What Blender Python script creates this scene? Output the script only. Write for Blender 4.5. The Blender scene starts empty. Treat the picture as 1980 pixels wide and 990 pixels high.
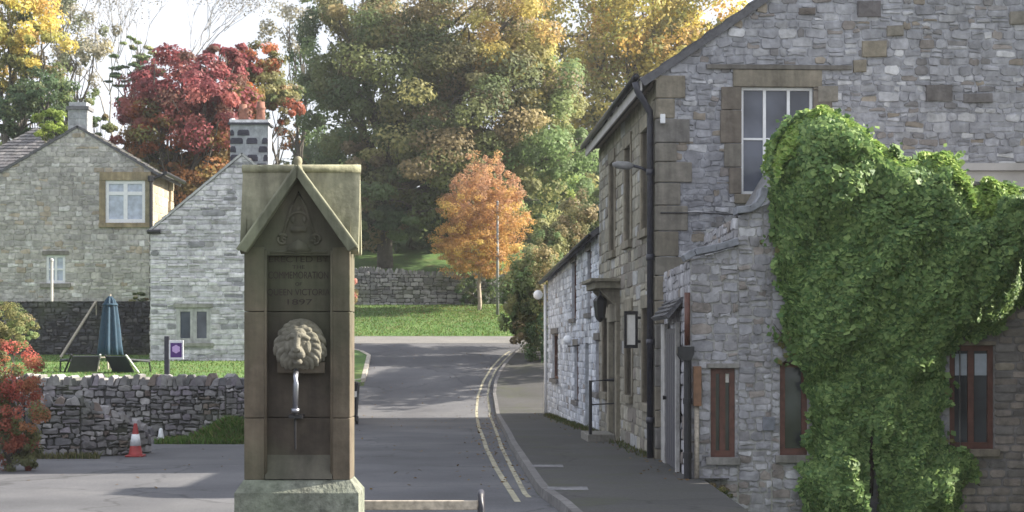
import bpy, bmesh, math, random
import numpy as np
from mathutils import Vector, Matrix

random.seed(7)
rng = np.random.default_rng(11)
R = math.radians
scene = bpy.context.scene
C = scene.collection

# ------------------------------------------------------------------ camera, light, exposure
EYE = 1.7
cam_data = bpy.data.cameras.new('camera')
cam = bpy.data.objects.new('camera', cam_data)
C.objects.link(cam)
cam.location = (0, 0, EYE)
cam.rotation_euler = (R(90), 0, 0)
cam_data.sensor_width = 36.0
cam_data.lens = 60.0
cam_data.shift_y = 173.0 / 1980.0
cam_data.dof.use_dof = True
cam_data.dof.focus_distance = 13.0
cam_data.dof.aperture_fstop = 9.0
cam_data.clip_start = 0.1
cam_data.clip_end = 2000.0
scene.camera = cam

SUN_EL, SUN_AZ = 29.0, 7.0          # azimuth measured from +X towards +Y
to_sun = Vector((math.cos(R(SUN_AZ)) * math.cos(R(SUN_EL)), math.sin(R(SUN_AZ)) * math.cos(R(SUN_EL)), math.sin(R(SUN_EL))))
sun_data = bpy.data.lights.new('sun', 'SUN')
sun_data.energy = 5.0
sun_data.angle = R(0.6)
sun_data.color = (1.0, 0.92, 0.78)
sun = bpy.data.objects.new('sun', sun_data)
C.objects.link(sun)
sun.location = to_sun * 200
sun.rotation_euler = to_sun.to_track_quat('Z', 'Y').to_euler()

world = bpy.data.worlds.new('World')
scene.world = world
world.use_nodes = True
wn, wl = world.node_tree.nodes, world.node_tree.links
wn.clear()
wo = wn.new('ShaderNodeOutputWorld')
bg = wn.new('ShaderNodeBackground')
sky = wn.new('ShaderNodeTexSky')
sky.sky_type = 'NISHITA'
sky.sun_disc = False
sky.sun_elevation = R(SUN_EL)
sky.sun_rotation = R(90 - SUN_AZ)
sky.air_density = 1.0
sky.dust_density = 4.0
sky.ozone_density = 1.0
# thin bright cloud over the blue
tc = wn.new('ShaderNodeTexCoord')
nz = wn.new('ShaderNodeTexNoise'); nz.inputs['Scale'].default_value = 3.0; nz.inputs['Detail'].default_value = 6
rp = wn.new('ShaderNodeValToRGB')
rp.color_ramp.elements[0].position = 0.30; rp.color_ramp.elements[0].color = (.7, .7, .7, 1)
rp.color_ramp.elements[1].position = 0.62; rp.color_ramp.elements[1].color = (1, 1, 1, 1)
mx = wn.new('ShaderNodeMix'); mx.data_type = 'RGBA'
wl.new(tc.outputs['Generated'], nz.inputs['Vector'])
wl.new(nz.outputs['Fac'], rp.inputs['Fac'])
wl.new(rp.outputs['Color'], mx.inputs['Factor'])
wl.new(sky.outputs['Color'], mx.inputs['A'])
mx.inputs['B'].default_value = (4.75, 4.98, 5.5, 1)
wl.new(mx.outputs['Result'], bg.inputs['Color'])
bg.inputs['Strength'].default_value = 0.08
wl.new(bg.outputs['Background'], wo.inputs['Surface'])

vs = scene.view_settings
vs.view_transform = 'Standard'
vs.look = 'None'
vs.exposure = 1.6
vs.gamma = 1.0
vs.use_curve_mapping = False
scene.render.engine = 'CYCLES'
scene.cycles.use_denoising = True
scene.cycles.max_bounces = 6
scene.cycles.diffuse_bounces = 4
scene.cycles.glossy_bounces = 3
scene.cycles.transmission_bounces = 3

# ------------------------------------------------------------------ helpers
F = 3300.0
def W(px, py, Y):                       # a point at distance Y
    return Vector(((px - 990.0) / F * Y, Y, EYE + (668.0 - py) / F * Y))

def tag(o, label=None, cat=None, group=None, kind=None):
    if label: o['label'] = label
    if cat: o['category'] = cat
    if group: o['group'] = group
    if kind: o['kind'] = kind
    return o

def empty(name, loc, label, cat, group=None):
    o = bpy.data.objects.new(name, None)
    o.empty_display_size = 0.3
    C.objects.link(o)
    o.location = loc
    bpy.context.view_layer.update()
    return tag(o, label, cat, group)

class Frame:
    """local frame of a wall: u along it, v up, d outwards"""
    def __init__(s, o, u, n):
        s.o = Vector(o); s.u = Vector(u).normalized(); s.n = Vector(n).normalized()
    def p(s, u, v, d=0.0):
        return s.o + s.u * u + Vector((0, 0, v)) + s.n * d
    def sub(s, u, v, d=0.0):
        return Frame(s.p(u, v, d), s.u, s.n)

class MB:
    def __init__(s):
        s.v = []; s.f = []; s.c = []; s.col = (.5, .5, .5)
    def add(s, verts, faces, col=None):
        b = len(s.v)
        s.v.extend([tuple(x) for x in verts])
        for f in faces:
            s.f.append(tuple(i + b for i in f)); s.c.append(col or s.col)
    def box(s, c, size, col=None, fr=None, bev=0.0):
        """c centre, size; fr = Frame for (u, v, d) axes"""
        hx, hy, hz = [q / 2 for q in size]
        P = []
        for dz in (-hz, hz):
            for dy in (-hy, hy):
                for dx in (-hx, hx):
                    P.append((c[0] + dx, c[1] + dy, c[2] + dz))
        if fr is not None: P = [fr.p(*q) for q in P]
        faces = [(0, 2, 3, 1), (4, 5, 7, 6), (0, 1, 5, 4), (2, 6, 7, 3), (0, 4, 6, 2), (1, 3, 7, 5)]
        s.add(P, faces, col)
    def ubox(s, fr, u0, u1, v0, v1, d0, d1, col=None):
        s.box(((u0 + u1) / 2, (v0 + v1) / 2, (d0 + d1) / 2), (abs(u1 - u0), abs(v1 - v0), abs(d1 - d0)), col, fr)
    def prism(s, pts, fr, d0, d1, col=None):
        """polygon of (u, v) pushed from depth d0 to d1"""
        n = len(pts)
        P = [fr.p(u, v, d0) for u, v in pts] + [fr.p(u, v, d1) for u, v in pts]
        fs = [tuple(range(n - 1, -1, -1)), tuple(range(n, 2 * n))]
        fs += [(i, (i + 1) % n, n + (i + 1) % n, n + i) for i in range(n)]
        s.add(P, fs, col)
    def tube(s, pts, rad, sides=8, col=None, caps=True):
        pts = [Vector(p) for p in pts]
        if not hasattr(rad, '__len__'): rad = [rad] * len(pts)
        P = []; n = len(pts)
        for i, p in enumerate(pts):
            t = (pts[min(i + 1, n - 1)] - pts[max(i - 1, 0)])
            if t.length < 1e-9: t = Vector((0, 0, 1))
            t.normalize()
            a = Vector((0, 0, 1)) if abs(t.z) < .9 else Vector((1, 0, 0))
            x = t.cross(a).normalized(); y = t.cross(x)
            for k in range(sides):
                an = 2 * math.pi * k / sides
                P.append(p + (x * math.cos(an) + y * math.sin(an)) * rad[i])
        fs = []
        for i in range(n - 1):
            for k in range(sides):
                k2 = (k + 1) % sides
                fs.append((i * sides + k, i * sides + k2, (i + 1) * sides + k2, (i + 1) * sides + k))
        if caps:
            fs.append(tuple(range(sides - 1, -1, -1)))
            fs.append(tuple(range((n - 1) * sides, n * sides)))
        s.add(P, fs, col)
    def lathe(s, prof, centre, sides=20, col=None, fluted=0.0, nfl=8):
        c = Vector(centre); P = []; n = len(prof)
        for (r, z) in prof:
            for k in range(sides):
                an = 2 * math.pi * k / sides
                rr = r * (1 + fluted * math.cos(nfl * an))
                P.append(c + Vector((rr * math.cos(an), rr * math.sin(an), z)))
        fs = []
        for i in range(n - 1):
            for k in range(sides):
                k2 = (k + 1) % sides
                fs.append((i * sides + k, i * sides + k2, (i + 1) * sides + k2, (i + 1) * sides + k))
        fs.append(tuple(range(sides - 1, -1, -1)))
        fs.append(tuple(range((n - 1) * sides, n * sides)))
        s.add(P, fs, col)
    def build(s, name, mat, parent=None, smooth=False, kind=None, bevel=0.0):
        me = bpy.data.meshes.new(name)
        me.from_pydata(s.v, [], s.f)
        at = me.color_attributes.new('col', 'FLOAT_COLOR', 'CORNER')
        arr = np.ones((len(me.loops), 4), dtype=np.float32)
        k = 0
        tot = np.array([len(f) for f in s.f])
        cc = np.array([c[:3] for c in s.c], dtype=np.float32).reshape(-1, 3)
        arr[:, :3] = np.repeat(cc, tot, axis=0)
        at.data.foreach_set('color', arr.ravel())
        if smooth:
            me.polygons.foreach_set('use_smooth', [True] * len(me.polygons))
        me.materials.append(mat)
        me.update()
        return link(name, me, parent, kind, bevel)

def link(name, me, parent=None, kind=None, bevel=0.0):
    o = bpy.data.objects.new(name, me)
    C.objects.link(o)
    if parent is not None:
        o.parent = parent
        o.matrix_parent_inverse = Matrix.Translation(-parent_loc(parent))
    if kind: o['kind'] = kind
    if bevel:
        m = o.modifiers.new('edge', 'BEVEL'); m.width = bevel; m.segments = 2; m.limit_method = 'ANGLE'
    return o

def parent_loc(p):
    # a part's own world matrix is the identity, so only a thing's Empty has to be undone
    return Vector(p.location) if p.parent is None else Vector((0, 0, 0))

def fast_mesh(name, V, Fq, colors, mat, parent=None, kind=None):
    """quads or tris from numpy arrays; colors per vertex"""
    me = bpy.data.meshes.new(name)
    k = Fq.shape[1]
    me.vertices.add(len(V)); me.vertices.foreach_set('co', V.astype(np.float32).ravel())
    me.loops.add(Fq.size); me.loops.foreach_set('vertex_index', Fq.astype(np.int32).ravel())
    me.polygons.add(len(Fq))
    me.polygons.foreach_set('loop_start', np.arange(0, Fq.size, k, dtype=np.int32))
    at = me.color_attributes.new('col', 'FLOAT_COLOR', 'POINT')
    arr = np.ones((len(V), 4), dtype=np.float32); arr[:, :3] = colors
    at.data.foreach_set('color', arr.ravel())
    me.materials.append(mat)
    me.update(calc_edges=True); me.validate()
    return link(name, me, parent, kind)

# ------------------------------------------------------------------ materials
def nodes(name):
    m = bpy.data.materials.new(name); m.use_nodes = True
    nt = m.node_tree
    return m, nt.nodes, nt.links, nt.nodes['Principled BSDF']

def masonry(name, amount=0.35, scale=9.0, rough=0.92, bump=0.35, tint=None, tint_amt=0.0, streak=0.0, blotch=0.0):
    m, n, l, b = nodes(name)
    a = n.new('ShaderNodeAttribute'); a.attribute_name = 'col'
    t = n.new('ShaderNodeTexCoord')
    z = n.new('ShaderNodeTexNoise'); z.inputs['Scale'].default_value = scale; z.inputs['Detail'].default_value = 8; z.inputs['Roughness'].default_value = .65
    l.new(t.outputs['Object'], z.inputs['Vector'])
    r = n.new('ShaderNodeMapRange'); r.inputs['From Min'].default_value = .25; r.inputs['From Max'].default_value = .75
    r.inputs['To Min'].default_value = 1 - amount; r.inputs['To Max'].default_value = 1 + amount
    l.new(z.outputs['Fac'], r.inputs['Value'])
    mul = n.new('ShaderNodeVectorMath'); mul.operation = 'SCALE'
    l.new(a.outputs['Color'], mul.inputs[0]); l.new(r.outputs['Result'], mul.inputs['Scale'])
    out = mul.outputs['Vector']
    if tint:
        z2 = n.new('ShaderNodeTexNoise'); z2.inputs['Scale'].default_value = 1.1; z2.inputs['Detail'].default_value = 7
        l.new(t.outputs['Object'], z2.inputs['Vector'])
        rr = n.new('ShaderNodeValToRGB'); rr.color_ramp.elements[0].position = .45; rr.color_ramp.elements[1].position = .72
        rr.color_ramp.elements[0].color = (0, 0, 0, 1); rr.color_ramp.elements[1].color = (tint_amt,) * 3 + (1,)
        l.new(z2.outputs['Fac'], rr.inputs['Fac'])
        mxx = n.new('ShaderNodeMix'); mxx.data_type = 'RGBA'
        l.new(rr.outputs['Color'], mxx.inputs['Factor']); l.new(out, mxx.inputs['A']); mxx.inputs['B'].default_value = tint + (1,)
        out = mxx.outputs['Result']
    for (amt, sc, detail) in ((streak, (9, 9, .7), 6), (blotch, (.55, .55, .55), 5)):
        if not amt: continue
        mp = n.new('ShaderNodeMapping'); mp.inputs['Scale'].default_value = sc
        l.new(t.outputs['Object'], mp.inputs['Vector'])
        zs_ = n.new('ShaderNodeTexNoise'); zs_.inputs['Scale'].default_value = 1.0; zs_.inputs['Detail'].default_value = detail; zs_.inputs['Roughness'].default_value = .6
        l.new(mp.outputs['Vector'], zs_.inputs['Vector'])
        r2 = n.new('ShaderNodeMapRange'); r2.inputs['From Min'].default_value = .35; r2.inputs['From Max'].default_value = .65
        r2.inputs['To Min'].default_value = 1 - amt; r2.inputs['To Max'].default_value = 1 + amt * .6
        l.new(zs_.outputs['Fac'], r2.inputs['Value'])
        m2 = n.new('ShaderNodeVectorMath'); m2.operation = 'SCALE'
        l.new(out, m2.inputs[0]); l.new(r2.outputs['Result'], m2.inputs['Scale'])
        out = m2.outputs['Vector']
    l.new(out, b.inputs['Base Color'])
    b.inputs['Roughness'].default_value = rough
    bp = n.new('ShaderNodeBump'); bp.inputs['Strength'].default_value = bump; bp.inputs['Distance'].default_value = .03
    z3 = n.new('ShaderNodeTexNoise'); z3.inputs['Scale'].default_value = scale * 2.2; z3.inputs['Detail'].default_value = 8
    l.new(t.outputs['Object'], z3.inputs['Vector'])
    l.new(z3.outputs['Fac'], bp.inputs['Height']); l.new(bp.outputs['Normal'], b.inputs['Normal'])
    return m

def plain(name, col, rough=.6, metal=0.0, var=.15, scale=14, bump=0.0, spec=.5):
    m, n, l, b = nodes(name)
    t = n.new('ShaderNodeTexCoord')
    z = n.new('ShaderNodeTexNoise'); z.inputs['Scale'].default_value = scale; z.inputs['Detail'].default_value = 6
    l.new(t.outputs['Object'], z.inputs['Vector'])
    r = n.new('ShaderNodeValToRGB')
    r.color_ramp.elements[0].position = .3; r.color_ramp.elements[1].position = .7
    r.color_ramp.elements[0].color = tuple(c * (1 - var) for c in col) + (1,)
    r.color_ramp.elements[1].color = tuple(min(1, c * (1 + var)) for c in col) + (1,)
    l.new(z.outputs['Fac'], r.inputs['Fac']); l.new(r.outputs['Color'], b.inputs['Base Color'])
    b.inputs['Roughness'].default_value = rough; b.inputs['Metallic'].default_value = metal
    b.inputs['Specular IOR Level'].default_value = spec
    if bump:
        bp = n.new('ShaderNodeBump'); bp.inputs['Strength'].default_value = bump; bp.inputs['Distance'].default_value = .02
        l.new(z.outputs['Fac'], bp.inputs['Height']); l.new(bp.outputs['Normal'], b.inputs['Normal'])
    return m

def glass(name, col, rough=.06):
    m, n, l, b = nodes(name)
    t = n.new('ShaderNodeTexCoord')
    z = n.new('ShaderNodeTexNoise'); z.inputs['Scale'].default_value = 1.6; z.inputs['Detail'].default_value = 3
    l.new(t.outputs['Object'], z.inputs['Vector'])
    r = n.new('ShaderNodeValToRGB')
    r.color_ramp.elements[0].position = .35; r.color_ramp.elements[1].position = .65
    r.color_ramp.elements[0].color = tuple(c * .6 for c in col) + (1,)
    r.color_ramp.elements[1].color = tuple(min(1, c * 1.3) for c in col) + (1,)
    l.new(z.outputs['Fac'], r.inputs['Fac']); l.new(r.outputs['Color'], b.inputs['Base Color'])
    b.inputs['Roughness'].default_value = rough
    b.inputs['IOR'].default_value = 1.5
    bp = n.new('ShaderNodeBump'); bp.inputs['Strength'].default_value = .08; bp.inputs['Distance'].default_value = .02
    l.new(z.outputs['Fac'], bp.inputs['Height']); l.new(bp.outputs['Normal'], b.inputs['Normal'])
    return m

def leaf_mat(name, trans=.42, rough=.55, spec=.25):
    m, n, l, b = nodes(name)
    a = n.new('ShaderNodeAttribute'); a.attribute_name = 'col'
    l.new(a.outputs['Color'], b.inputs['Base Color'])
    b.inputs['Roughness'].default_value = rough
    b.inputs['Specular IOR Level'].default_value = spec
    tr = n.new('ShaderNodeBsdfTranslucent')
    g = n.new('ShaderNodeVectorMath'); g.operation = 'SCALE'; g.inputs['Scale'].default_value = 1.4
    l.new(a.outputs['Color'], g.inputs[0]); l.new(g.outputs['Vector'], tr.inputs['Color'])
    ms = n.new('ShaderNodeMixShader'); ms.inputs['Fac'].default_value = trans
    o = n['Material Output']
    l.new(b.outputs['BSDF'], ms.inputs[1]); l.new(tr.outputs['BSDF'], ms.inputs[2]); l.new(ms.outputs['Shader'], o.inputs['Surface'])
    return m

def ground_mat(name, cols, scale=.6, fine=14.0, rough=.95, bump=.4, cracks=0.0, patch=None):
    m, n, l, b = nodes(name)
    t = n.new('ShaderNodeTexCoord')
    z = n.new('ShaderNodeTexNoise'); z.inputs['Scale'].default_value = scale; z.inputs['Detail'].default_value = 9; z.inputs['Roughness'].default_value = .62
    l.new(t.outputs['Object'], z.inputs['Vector'])
    r = n.new('ShaderNodeValToRGB')
    while len(r.color_ramp.elements) < len(cols): r.color_ramp.elements.new(.5)
    for i, c in enumerate(cols):
        r.color_ramp.elements[i].position = .3 + .4 * i / (len(cols) - 1)
        r.color_ramp.elements[i].color = tuple(c) + (1,)
    l.new(z.outputs['Fac'], r.inputs['Fac'])
    z2 = n.new('ShaderNodeTexNoise'); z2.inputs['Scale'].default_value = fine; z2.inputs['Detail'].default_value = 6; z2.inputs['Roughness'].default_value = .7
    l.new(t.outputs['Object'], z2.inputs['Vector'])
    mr = n.new('ShaderNodeMapRange'); mr.inputs['From Min'].default_value = .25; mr.inputs['From Max'].default_value = .75
    mr.inputs['To Min'].default_value = .62; mr.inputs['To Max'].default_value = 1.38
    l.new(z2.outputs['Fac'], mr.inputs['Value'])
    mul = n.new('ShaderNodeVectorMath'); mul.operation = 'SCALE'
    l.new(r.outputs['Color'], mul.inputs[0]); l.new(mr.outputs['Result'], mul.inputs['Scale'])
    out = mul.outputs['Vector']
    if cracks:
        dn = n.new('ShaderNodeTexNoise'); dn.inputs['Scale'].default_value = 1.2; dn.inputs['Detail'].default_value = 5
        l.new(t.outputs['Object'], dn.inputs['Vector'])
        ad = n.new('ShaderNodeVectorMath'); ad.operation = 'MULTIPLY_ADD'; ad.inputs[1].default_value = (1.1, 1.1, 0)
        l.new(dn.outputs['Color'], ad.inputs[0]); l.new(t.outputs['Object'], ad.inputs[2])
        vo = n.new('ShaderNodeTexVoronoi'); vo.feature = 'DISTANCE_TO_EDGE'; vo.inputs['Scale'].default_value = .28
        l.new(ad.outputs['Vector'], vo.inputs['Vector'])
        cr = n.new('ShaderNodeMapRange'); cr.inputs['From Min'].default_value = .002; cr.inputs['From Max'].default_value = .009
        cr.inputs['To Min'].default_value = 1 - cracks; cr.inputs['To Max'].default_value = 1
        l.new(vo.outputs['Distance'], cr.inputs['Value'])
        vc = n.new('ShaderNodeTexVoronoi'); vc.inputs['Scale'].default_value = .28
        l.new(ad.outputs['Vector'], vc.inputs['Vector'])
        sp_ = n.new('ShaderNodeSeparateColor'); l.new(vc.outputs['Color'], sp_.inputs['Color'])
        pr_ = n.new('ShaderNodeMapRange'); pr_.inputs['To Min'].default_value = .86; pr_.inputs['To Max'].default_value = 1.12
        l.new(sp_.outputs['Red'], pr_.inputs['Value'])
        mm = n.new('ShaderNodeMath'); mm.operation = 'MULTIPLY'
        l.new(cr.outputs['Result'], mm.inputs[0]); l.new(pr_.outputs['Result'], mm.inputs[1])
        m3 = n.new('ShaderNodeVectorMath'); m3.operation = 'SCALE'
        l.new(out, m3.inputs[0]); l.new(mm.outputs['Value'], m3.inputs['Scale'])
        out = m3.outputs['Vector']
    if patch:
        pn = n.new('ShaderNodeTexNoise'); pn.inputs['Scale'].default_value = .8; pn.inputs['Detail'].default_value = 7; pn.inputs['Roughness'].default_value = .7
        l.new(t.outputs['Object'], pn.inputs['Vector'])
        pm = n.new('ShaderNodeMapRange'); pm.inputs['From Min'].default_value = .52; pm.inputs['From Max'].default_value = .66; pm.inputs['To Max'].default_value = .75
        l.new(pn.outputs['Fac'], pm.inputs['Value'])
        px3 = n.new('ShaderNodeMix'); px3.data_type = 'RGBA'; px3.inputs['B'].default_value = patch + (1,)
        l.new(pm.outputs['Result'], px3.inputs['Factor']); l.new(out, px3.inputs['A'])
        out = px3.outputs['Result']
    l.new(out, b.inputs['Base Color'])
    b.inputs['Roughness'].default_value = rough
    bp = n.new('ShaderNodeBump'); bp.inputs['Strength'].default_value = bump; bp.inputs['Distance'].default_value = .02
    l.new(z2.outputs['Fac'], bp.inputs['Height']); l.new(bp.outputs['Normal'], b.inputs['Normal'])
    return m

M = {}
M['limestone'] = masonry('limestone_rubble', .4, 8, streak=.12, blotch=.16)
M['dry_stone'] = masonry('dry_stone', .45, 7, blotch=.2, tint=(.10, .12, .05), tint_amt=.45)
M['dressed'] = masonry('dressed_gritstone', .4, 7, tint=(.10, .095, .075), tint_amt=.6, streak=.25, blotch=.2)
M['fountain'] = masonry('weathered_sandstone', .5, 5, tint=(.075, .085, .05), tint_amt=.75, bump=.4, streak=.28, blotch=.1)
M['fountain_roof'] = masonry('lichened_roof_stone', .35, 7, tint=(.17, .19, .12), tint_amt=.6, bump=.45, streak=.4)
M['plinth'] = masonry('lichened_plinth_stone', .7, 16, tint=(.20, .24, .17), tint_amt=.8, bump=.6, streak=.15)
M['lion'] = masonry('carved_lion_stone', .5, 12, tint=(.13, .125, .075), tint_amt=.6, bump=.5)
M['slate'] = masonry('stone_slate', .35, 10)
M['bark'] = masonry('bark', .5, 5, bump=.8)
M['white_paint'] = plain('white_paint', (.75, .76, .78), .45, var=.06)
M['brown_paint'] = plain('red_brown_paint', (.098, .038, .027), .55, var=.3)
M['old_wood'] = plain('weathered_wood', (.42, .37, .31), .8, var=.3, scale=30)
M['black_iron'] = plain('black_iron', (.012, .012, .016), .45, var=.3, spec=.5)
M['grey_iron'] = plain('dark_grey_pipe', (.035, .036, .05), .45, var=.3)
M['steel'] = plain('dull_steel', (.30, .31, .35), .42, metal=1.0, var=.2)
M['lead'] = plain('lead_flashing', (.16, .17, .20), .6, var=.3)
M['glass_dark'] = glass('window_glass', (.062, .068, .075))
M['glass_blue'] = glass('old_window_glass', (.09, .10, .13), .12)
M['net'] = plain('net_curtain_glass', (.42, .47, .56), .15, var=.25, scale=7)
M['leaf'] = leaf_mat('leaf')
M['ivy'] = leaf_mat('ivy_leaf', .3, .5, .15)
M['terracotta'] = plain('terracotta', (.22, .10, .072), .8, var=.3)
M['orange_wood'] = plain('orange_brown_box', (.19, .10, .055), .6, var=.25)
M['asphalt'] = ground_mat('asphalt', [(.056, .057, .065), (.085, .086, .096), (.118, .118, .126)], .45, 40, .9, .35, cracks=.4)
M['pavement'] = ground_mat('pavement_asphalt', [(.036, .038, .030), (.046, .045, .045), (.060, .058, .060)], .5, 26, .92, .3, cracks=.35, patch=(.045, .05, .026))
M['kerbstone'] = masonry('kerb_stone', .4, 6)
M['earth'] = ground_mat('meadow', [(.04, .06, .015), (.06, .09, .02), (.09, .11, .03)], .25, 6)
M['lawn'] = ground_mat('lawn_grass', [(.045, .10, .018), (.07, .145, .026), (.12, .18, .04)], .5, 9, .9, .6, patch=(.10, .095, .035))
M['sun_tarmac'] = ground_mat('sun_painted_tarmac', [(.13, .125, .12), (.165, .16, .155), (.20, .19, .18)], .5, 30, .9, .25)  # road tone lightened to stand for sunlight on the crest
M['yellow_line'] = ground_mat('worn_yellow_paint', [(.13, .125, .105), (.32, .30, .22), (.40, .37, .28)], 2.5, 20)
M['white_line'] = ground_mat('worn_white_paint', [(.08, .08, .085), (.17, .17, .18), (.22, .22, .23)], 2.5, 20)
M['parasol'] = plain('blue_canvas', (.018, .050, .085), .8, var=.2)
M['mesh_fabric'] = plain('dark_chair_mesh', (.018, .022, .03), .7, var=.2)
M['alu'] = plain('pale_metal', (.6, .6, .6), .35, metal=.6, var=.1)
M['dull_grey'] = plain('dull_grey_paint', (.20, .20, .20), .7, var=.2)
M['cone_red'] = plain('red_plastic', (.28, .03, .03), .55, var=.2)
M['cone_white'] = plain('reflective_white', (.62, .64, .66), .5, var=.15)
M['purple'] = plain('purple_enamel', (.075, .02, .17), .4, var=.1)
M['lilac'] = plain('lilac_enamel', (.55, .38, .68), .4, var=.05)
M['letters'] = plain('sooty_lettering', (.035, .028, .022), .9, var=.3)
M['pale_board'] = plain('pale_board', (.40, .385, .38), .7, var=.12, scale=4)
M['green_door'] = plain('dark_green_door', (.02, .035, .03), .5, var=.2)
M['door_grey'] = plain('grey_violet_door', (.06, .06, .075), .6, var=.2)
M['blind'] = plain('pale_blue_blind', (.36, .40, .46), .6, var=.1)
M['paper'] = plain('white_paper', (.75, .74, .70), .7, var=.08)
M['lamp_globe'] = plain('white_globe', (.85, .86, .88), .25, var=.02)
M['blade'] = leaf_mat('grass_blade', .3)

# ------------------------------------------------------------------ masonry geometry
def clip_poly(poly, outline):
    """clip a polygon by a convex, counter-clockwise outline"""
    out = poly
    n = len(outline)
    for i in range(n):
        ax, ay = outline[i]; bx, by = outline[(i + 1) % n]
        ex, ey = bx - ax, by - ay
        res = []
        m = len(out)
        if m == 0: return []
        for j in range(m):
            p, q = out[j], out[(j + 1) % m]
            sp = ex * (p[1] - ay) - ey * (p[0] - ax)
            sq = ex * (q[1] - ay) - ey * (q[0] - ax)
            if sp >= 0: res.append(p)
            if (sp >= 0) != (sq >= 0):
                t = sp / (sp - sq)
                res.append((p[0] + (q[0] - p[0]) * t, p[1] + (q[1] - p[1]) * t))
        out = res
    return out

def area(p):
    return .5 * sum(p[i][0] * p[(i + 1) % len(p)][1] - p[(i + 1) % len(p)][0] * p[i][1] for i in range(len(p)))

def pick(pal):
    r = random.random() * sum(w for _, w in pal)
    for c, w in pal:
        r -= w
        if r <= 0: break
    k = random.uniform(.82, 1.18)
    return tuple(x * k for x in c)

def wall_face(mb, fr, outline, holes, d, col):
    us = sorted({h[0] for h in holes} | {h[2] for h in holes} | {min(p[0] for p in outline), max(p[0] for p in outline)})
    vsx = sorted({h[1] for h in holes} | {h[3] for h in holes} | {min(p[1] for p in outline), max(p[1] for p in outline)})
    for i in range(len(us) - 1):
        for j in range(len(vsx) - 1):
            cu, cv = (us[i] + us[i + 1]) / 2, (vsx[j] + vsx[j + 1]) / 2
            if any(h[0] < cu < h[2] and h[1] < cv < h[3] for h in holes): continue
            q = clip_poly([(us[i], vsx[j]), (us[i + 1], vsx[j]), (us[i + 1], vsx[j + 1]), (us[i], vsx[j + 1])], outline)
            if len(q) >= 3 and abs(area(q)) > 1e-5:
                mb.add([fr.p(u, v, d) for u, v in q], [tuple(range(len(q)))], col)

def one_stone(mb, fr, poly, depth, col, rough, tilt=.25):
    n = len(poly)
    cu = sum(p[0] for p in poly) / n; cv = sum(p[1] for p in poly) / n
    tu, tv = random.uniform(-tilt, tilt) * depth, random.uniform(-tilt, tilt) * depth
    su = max(p[0] for p in poly) - min(p[0] for p in poly) + 1e-6
    sv = max(p[1] for p in poly) - min(p[1] for p in poly) + 1e-6
    ins = .92
    A = [fr.p(u, v, -.004) for u, v in poly]
    Bq = []
    for u, v in poly:
        du, dv = u - cu, v - cv
        dd = depth * random.uniform(.7, 1.0) + tu * du / su * 2 + tv * dv / sv * 2
        Bq.append(fr.p(cu + du * ins, cv + dv * ins, max(.004, dd)))
    mb.add(A + Bq + [fr.p(cu, cv, depth * random.uniform(.95, 1.08))],
           [(i, (i + 1) % n, n + (i + 1) % n, n + i) for i in range(n)] + [(n + i, n + (i + 1) % n, 2 * n) for i in range(n)], col)

def stone_wall(mb, fr, outline, holes, pal, mortar, rh=(.09, .2), ln=(.14, .42), depth=(.015, .035), gap=.014, jit=.016, big=.12, backing=True, reveal=.14):
    if backing:
        wall_face(mb, fr, outline, holes, 0.0, mortar)
        for (a, b, c, e) in holes:
            for (p, q) in (((a, b), (a, e)), ((c, e), (c, b)), ((a, e), (c, e)), ((c, b), (a, b))):
                mb.add([fr.p(p[0], p[1], 0), fr.p(q[0], q[1], 0), fr.p(q[0], q[1], -reveal), fr.p(p[0], p[1], -reveal)], [(0, 1, 2, 3)], mortar)
    v0 = min(p[1] for p in outline); v1 = max(p[1] for p in outline)
    u0 = min(p[0] for p in outline); u1 = max(p[0] for p in outline)
    v = v0
    while v < v1 - .02:
        h = random.uniform(*rh)
        spans = [(u0, u1)]
        for (a, b, c, e) in holes:
            if e > v + .01 and b < v + h - .01:
                ns = []
                for (s0, s1) in spans:
                    if c <= s0 or a >= s1: ns.append((s0, s1)); continue
                    if a > s0: ns.append((s0, a))
                    if c < s1: ns.append((c, s1))
                spans = ns
        for (s0, s1) in spans:
            u = s0
            while u < s1 - .03:
                w = random.uniform(*ln) * (.6 + h / rh[1] * .6)
                if s1 - (u + w) < ln[0] * .6: w = s1 - u
                subs = [(v, h)]
                if h > rh[0] * 1.5 and random.random() < .28:
                    k = random.uniform(.4, .6); subs = [(v, h * k), (v + h * k, h * (1 - k))]
                for (vv, hh) in subs:
                    j = lambda: random.uniform(-jit, jit)
                    g = gap / 2
                    a, b, c, e = u + g, vv + g, u + w - g, vv + hh - g
                    if c - a < .02 or e - b < .015: continue
                    cr = min(c - a, e - b) * random.uniform(.12, .32)
                    poly = [(a + cr, b + j()), (c - cr, b + j()), (c, b + cr * .8 + j() * .5), (c + j() * .5, e - cr * .8), (c - cr, e + j()), ((a + c) / 2 + j(), e + j()), (a + cr, e + j()), (a, e - cr * .8 + j() * .5), (a + j() * .5, b + cr * .8)]
                    q = clip_poly(poly, outline)
                    if len(q) >= 3 and area(q) > .0006:
                        one_stone(mb, fr, q, random.uniform(*depth), pick(pal), jit)
                u += w
        v += h

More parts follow.
